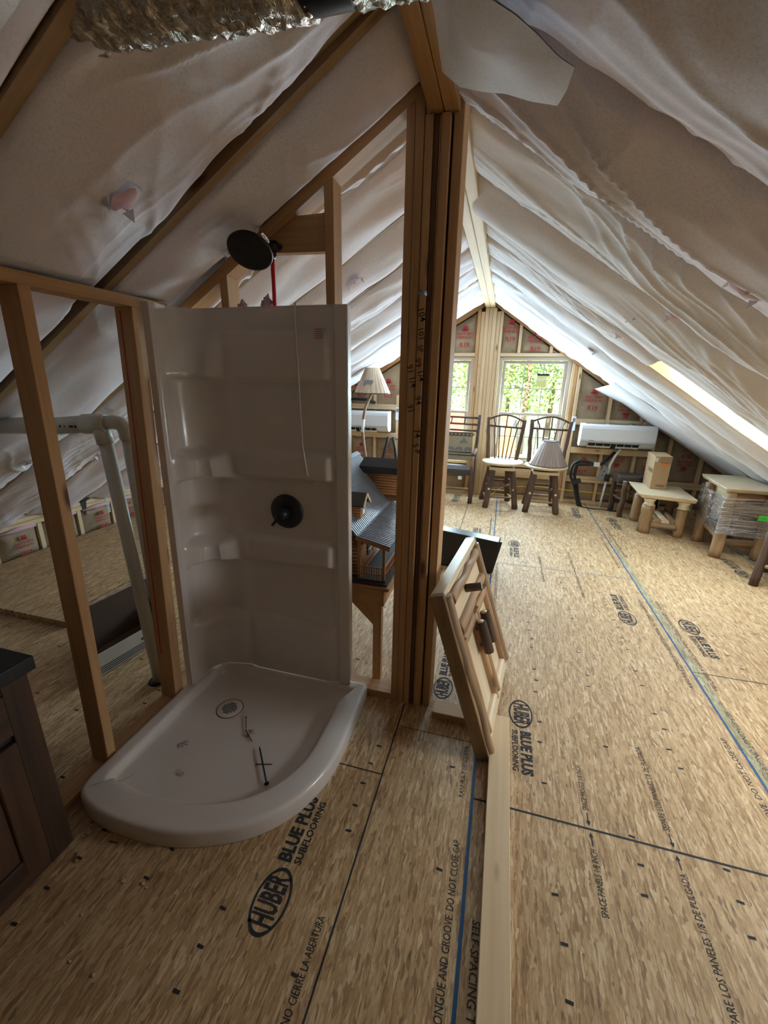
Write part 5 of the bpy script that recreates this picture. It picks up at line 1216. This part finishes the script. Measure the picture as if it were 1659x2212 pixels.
# table wrapped in stretch film
tw = thing('wrapped_side_table', 'log side table wrapped in clear stretch film with green note', 'table', (2.36, 5.0, 0))
put('slab_top', MB().hexa([(2.14, 4.66, .640), (2.58, 4.66, .640), (2.58, 5.36, .640), (2.20, 5.36, .640), (2.115, 4.635, .682), (2.60, 4.635, .682), (2.60, 5.385, .682), (2.185, 5.385, .682)]), 'slab_pine', tw, bev=.006)
for k, (x, y) in enumerate(((2.145, 4.60), (2.16, 5.06), (2.50, 4.62), (2.49, 5.22))): log(tw, 'leg', (x, y, 0), (x + .03, y + .06, .638), .052, 'peeled_log', 15.0 + k, .015, .92, 8, 14)
put('drawer_case', MB().box(2.22, 2.53, 4.72, 5.27, .30, .639), 'slab_pine', tw, bev=.004); 
for z0, z1 in ((.315, .46), (.475, .632)):
    d_ = put('drawer_front', MB().box(2.24, 2.51, 4.705, 4.72, z0, z1), 'rail_log', tw, bev=.004); log(d_, 'drawer_pull', (2.33, 4.69, (z0 + z1) / 2), (2.45, 4.69, (z0 + z1) / 2), .014, 'bark', z0, .005, 1, 4, 8)
log(tw, 'stretcher', (2.16, 4.66, .20), (2.22, 5.12, .20), .036, 'peeled_log', 22.0, .015, 1); log(tw, 'stretcher', (2.20, 4.66, .145), (2.49, 4.66, .145), .036, 'peeled_log', 23.0, .02, 1, 8)
def filmw(u, v):
    pts = [(2.085, 4.54), (2.555, 4.548), (2.555, 5.31), (2.12, 5.135)]; s_ = u * 4; i = int(s_) % 4; f_ = s_ - int(s_); a, b = pts[i], pts[(i + 1) % 4]
    x = a[0] + (b[0] - a[0]) * f_; y = a[1] + (b[1] - a[1]) * f_; z = .255 + .365 * v; pinch = .014 * mn.noise(V3((x * 6, y * 6, z * 22))); c = V3((2.33, 4.9, 0)); d = (V3((x, y, 0)) - c).normalized()
    return V3((x, y, z + .03 * mn.noise(V3((x * 4, y * 4, 0))) * (v - .5))) + d * (pinch + .012)
mb = MB(); mb.grid(filmw, 96, 22, wrap_u=True); put('stretch_wrap', mb, 'stretch_film', tw)
gn = put('sticky_note', MB().hexa([(2.370, 4.520, .425), (2.462, 4.522, .418), (2.462, 4.5225, .418), (2.370, 4.5205, .425), (2.375, 4.518, .478), (2.467, 4.520, .474), (2.467, 4.5205, .474), (2.375, 4.5185, .478)]), 'green_note', tw)
put('note_scribble', MB().box(2.405, 2.435, 4.517, 4.5185, .447, .450), 'ink', gn)

# small dark footstool behind the coffee table
t = thing('log_footstool', 'dark log stool with dark cushion behind the low coffee table', 'stool', (1.62, 5.85, 0))
log(t, 'leg', (1.545, 5.735, 0), (1.548, 5.76, .455), .032, 'bark', 31.0, .03); log(t, 'leg', (1.49, 6.0, 0), (1.485, 6.02, .52), .032, 'bark', 32.0, .02); log(t, 'leg', (1.92, 5.98, 0), (1.92, 5.99, .50), .032, 'bark', 33.0, .02); log(t, 'leg', (1.96, 5.84, 0), (1.95, 5.85, .40), .028, 'bark', 34.0, .02)
put('cushion', MB().box(1.475, 1.97, 5.83, 6.06, .40, .52), 'leather', t, bev=.03, seg=3); log(t, 'rung', (1.545, 5.74, .22), (1.49, 6.0, .22), .014, 'bark', 35.0, .01, 1); log(t, 'rung', (1.49, 6.0, .28), (1.92, 5.98, .28), .014, 'peeled_log', 36.0, .01, 1); log(t, 'rung', (1.49, 6.0, .15), (1.92, 5.98, .15), .014, 'bark', 37.0, .01, 1)
put('end_grain', MB().lathe([(.029, 0), (.0, .001)], (1.548, 5.76, .4555), PZ, 12), 'slab_pine', t)

# chair at the right edge
t = thing('log_side_stool', 'dark bark log stool cut off at the right edge of view', 'stool', (2.42, 4.05, 0))
for k, (a, b) in enumerate((((2.188, 3.972, 0), (2.215, 3.985, .48)), ((2.50, 3.78, 0), (2.48, 3.82, .48)), ((2.45, 4.34, 0), (2.44, 4.30, .48)), ((2.62, 4.12, 0), (2.60, 4.11, .48)))): log(t, 'leg', a, b, .034, 'bark', 50.0 + k, .008)
for z in (.185, .32): log(t, 'rung', (2.195 + z * .05, 3.975, z), (2.495, 3.79, z), .016, 'peeled_log', 55.0 + z, .006, 1); log(t, 'rung', (2.20 + z * .05, 3.985, z + .04), (2.445, 4.33, z + .04), .015, 'bark', 57.0 + z, .006, 1)
put('seat', MB().hexa([(2.24, 3.98, .475), (2.48, 3.80, .475), (2.63, 4.11, .475), (2.44, 4.33, .475), (2.24, 3.98, .505), (2.48, 3.80, .505), (2.63, 4.11, .505), (2.44, 4.33, .505)]), 'slab_pine', t, bev=.008)

# curved floor lamp by the left air conditioner
t = thing('floor_lamp', 'crooked branch floor lamp with a tan bear-print shade', 'lamp', (-1.76, 5.5, 0))
put('base', MB().lathe([(.15, 0), (.15, .03), (.13, .045), (.03, .05)], (-1.76, 5.5, 0), PZ, 28), 'slab_pine', t)
put('pole', MB().tube([(-1.76, 5.5, .04), (-1.765, 5.5, .35), (-1.777, 5.5, .57), (-1.81, 5.5, .80), (-1.825, 5.5, .95), (-1.808, 5.5, 1.135), (-1.785, 5.5, 1.26), (-1.735, 5.5, 1.37), (-1.70, 5.5, 1.43), (-1.69, 5.5, 1.50)], [.022, .02, .02, .019, .019, .019, .018, .018, .016, .012], 10, jitter=.15), 'peeled_log', t)
shp = put('lamp_shade', shade('', (-1.69, 5.5, 1.44), .235, .088, .318, 'shade_tan'), 'shade_tan', t)
mb = MB(); pts = [(-.06, 0), (-.055, .035), (-.02, .05), (.03, .045), (.05, .05), (.07, .03), (.05, .02), (.04, 0), (.03, -.02), (.02, 0), (-.03, .002), (-.04, -.02), (-.05, -.02)]
mb.prism([(-1.69 + a, 5.5 - .187 + (1.575 + b - 1.575) * .46, 1.56 + b) for a, b in pts], (0, -.002, 0)); put('bear_print', mb, 'grey_plastic', shp)
put('rim_band', MB().lathe([(.236, 0), (.239, .006), (.234, .014)], (-1.69, 5.5, 1.436), PZ, 48), 'bark', shp)
put('pole_tape', MB().tube([(-1.8265, 5.5, .93), (-1.812, 5.5, 1.10)], .0215, 10), 'white_plastic', t)
# log table end and basket beyond the doll house
t = thing('log_plant_stand', 'small log stand seen above the model cabin roof', 'stand', (-1.45, 5.2, 0))
log(t, 'top_log', (-1.60, 5.2, .56), (-1.25, 5.2, .545), .026, 'bark', 71.0, .01, 1); log(t, 'leg', (-1.56, 5.2, 0), (-1.58, 5.2, .55), .024, 'bark', 72.0, .02); log(t, 'leg', (-1.28, 5.2, 0), (-1.27, 5.2, .54), .024, 'bark', 73.0, .02); log(t, 'leg', (-1.42, 5.42, 0), (-1.42, 5.25, .54), .022, 'bark', 74.0, .02); log(t, 'rung', (-1.565, 5.2, .22), (-1.277, 5.2, .22), .014, 'peeled_log', 75.0, .01, 1)
S = [(-1.62, 6.12, .80), (-1.66, 6.08, .60), (-1.72, 6.05, .35), (-1.78, 6.05, .0)]; single('insulated_hose', MB().tube(S, .022, 10), 'black_hose', 'black hose hanging below the left air conditioner', 'hose', S[-1])
S = [(-1.55, 6.12, .80), (-1.50, 6.08, .62), (-1.47, 6.05, .42), (-1.50, 6.04, .20), (-1.54, 6.05, .0)]; single('insulated_hose', MB().tube(S, .022, 10), 'black_hose', 'black hose bowing right below the left air conditioner', 'hose', S[-1])
S = [(-2.35, 6.20, 1.285), (-2.2, 6.17, 1.33), (-1.98, 6.16, 1.33), (-1.85, 6.19, 1.285)]; single('coiled_hose', MB().tube(S, .02, 10), 'black_hose', 'black hose arched on top of the left air conditioner rail', 'hose', (-2.1, 6.18, 1.27))

# ================================================================== outdoors
gr = tag(empty('ground', (0, 20, -3.2)), 'pale gravel yard and lawn outside below the windows', 'ground', kind='structure')
put('yard', MB().box(-60, 60, 6.6, 26, -3.3, -3.2), 'paving', gr); put('lawn', MB().box(-60, 60, 26, 120, -3.3, -3.19), 'lawn', gr); put('lawn', MB().box(-90, 90, -90, 6.6, -3.35, -3.25), 'lawn', gr)
def tree(x, y, h, r, seed, mat, label):
    t = thing('tree', label, 'tree', (x, y, -3.2), group='trees outside the windows'); random.seed(seed); r *= .8
    put('trunk', MB().tube([(x, y, -3.2), (x + .1, y, -3.2 + h * .4), (x - .1, y + .1, -3.2 + h * .85)], [.22, .16, .05], 8), 'bark', t)
    mb = MB()
    for k in range(2600):
        a = random.random() * 2 * pi; cz = random.uniform(-1, 1); rr = (random.random() ** .4); q = sqrt(1 - cz * cz)
        lump = 1 + .35 * mn.noise(V3((cos(a) * q * 2.2, sin(a) * q * 2.2, cz * 2.2 + seed)))
        c = V3((x + r * rr * lump * q * cos(a), y + r * rr * lump * q * sin(a), -3.2 + h * .60 + h * .42 * rr * lump * cz)); s_ = random.uniform(.10, .22)
        u = V3((random.uniform(-1, 1), random.uniform(-1, 1), random.uniform(-1, 1))).normalized(); w = u.orthogonal().normalized(); b = len(mb.v)
        mb.v += [c - u * s_, c - w * s_ * .5, c + u * s_, c + w * s_ * .5]; mb.face([b, b + 1, b + 2, b + 3], [(0, 0)] * 4)
    tag(put('foliage', mb, mat, t), kind='stuff')
for i, (x, y, h, r, m_, lab) in enumerate(((-4.6, 30, 11, 3.6, 'leaf', 'broad green tree seen through the left window'), (-1.3, 33, 12, 3.6, 'leaf_yellow', 'yellow-green tree between the two windows'), (1.3, 31, 12, 3.2, 'leaf', 'green tree filling the left panes of right window'), (3.4, 36, 13, 3.6, 'leaf', 'tall tree far behind the maker sticker'), (5.4, 30, 11, 3.2, 'leaf_yellow', 'yellowing tree at the right panes of right window'), (-8.5, 34, 12, 4, 'leaf', 'tree beyond the left jamb of left window'), (8.5, 35, 12, 4, 'leaf', 'tree beyond the right jamb of right window'), (.2, 42, 14, 5, 'leaf', 'tallest tree in the back row of the yard'), (-3.4, 44, 14, 5, 'leaf', 'tree in the back row behind the orange truck'), (5.2, 45, 14, 5, 'leaf', 'tree in the back row on the right'))): tree(x, y, h, r, 11 + i, m_, lab)
tk = thing('orange_truck', 'orange utility truck with white lower body parked outside window', 'truck', (-.9, 21, -3.2))
put('cab', MB().prism([(-.55, 20.2, -2.3), (.75, 20.2, -2.3), (.78, 20.2, -1.5), (.35, 20.2, -.15), (.05, 20.2, .15), (-.55, 20.2, .15)], (0, 1.9, 0)), 'orange_paint', tk, bev=.05); put('load_box', MB().box(-3.4, -.65, 20.1, 22.2, -2.2, .3), 'red_car', tk, bev=.04)
put('lower_body', MB().box(-3.4, .75, 20.25, 22.0, -2.75, -2.3), 'white_plastic', tk); put('cab_window', MB().box(-.35, .1, 20.18, 20.21, -.75, -.15), 'grey_plastic', tk)
for x in (-2.9, -1.9, .2): 
    for y in (20.15, 21.85): put('wheel', MB().lathe([(.46, 0), (.46, .28), (.2, .29)], (x, y, -2.74), (0, 1, 0), 20), 'black_hose', tk)
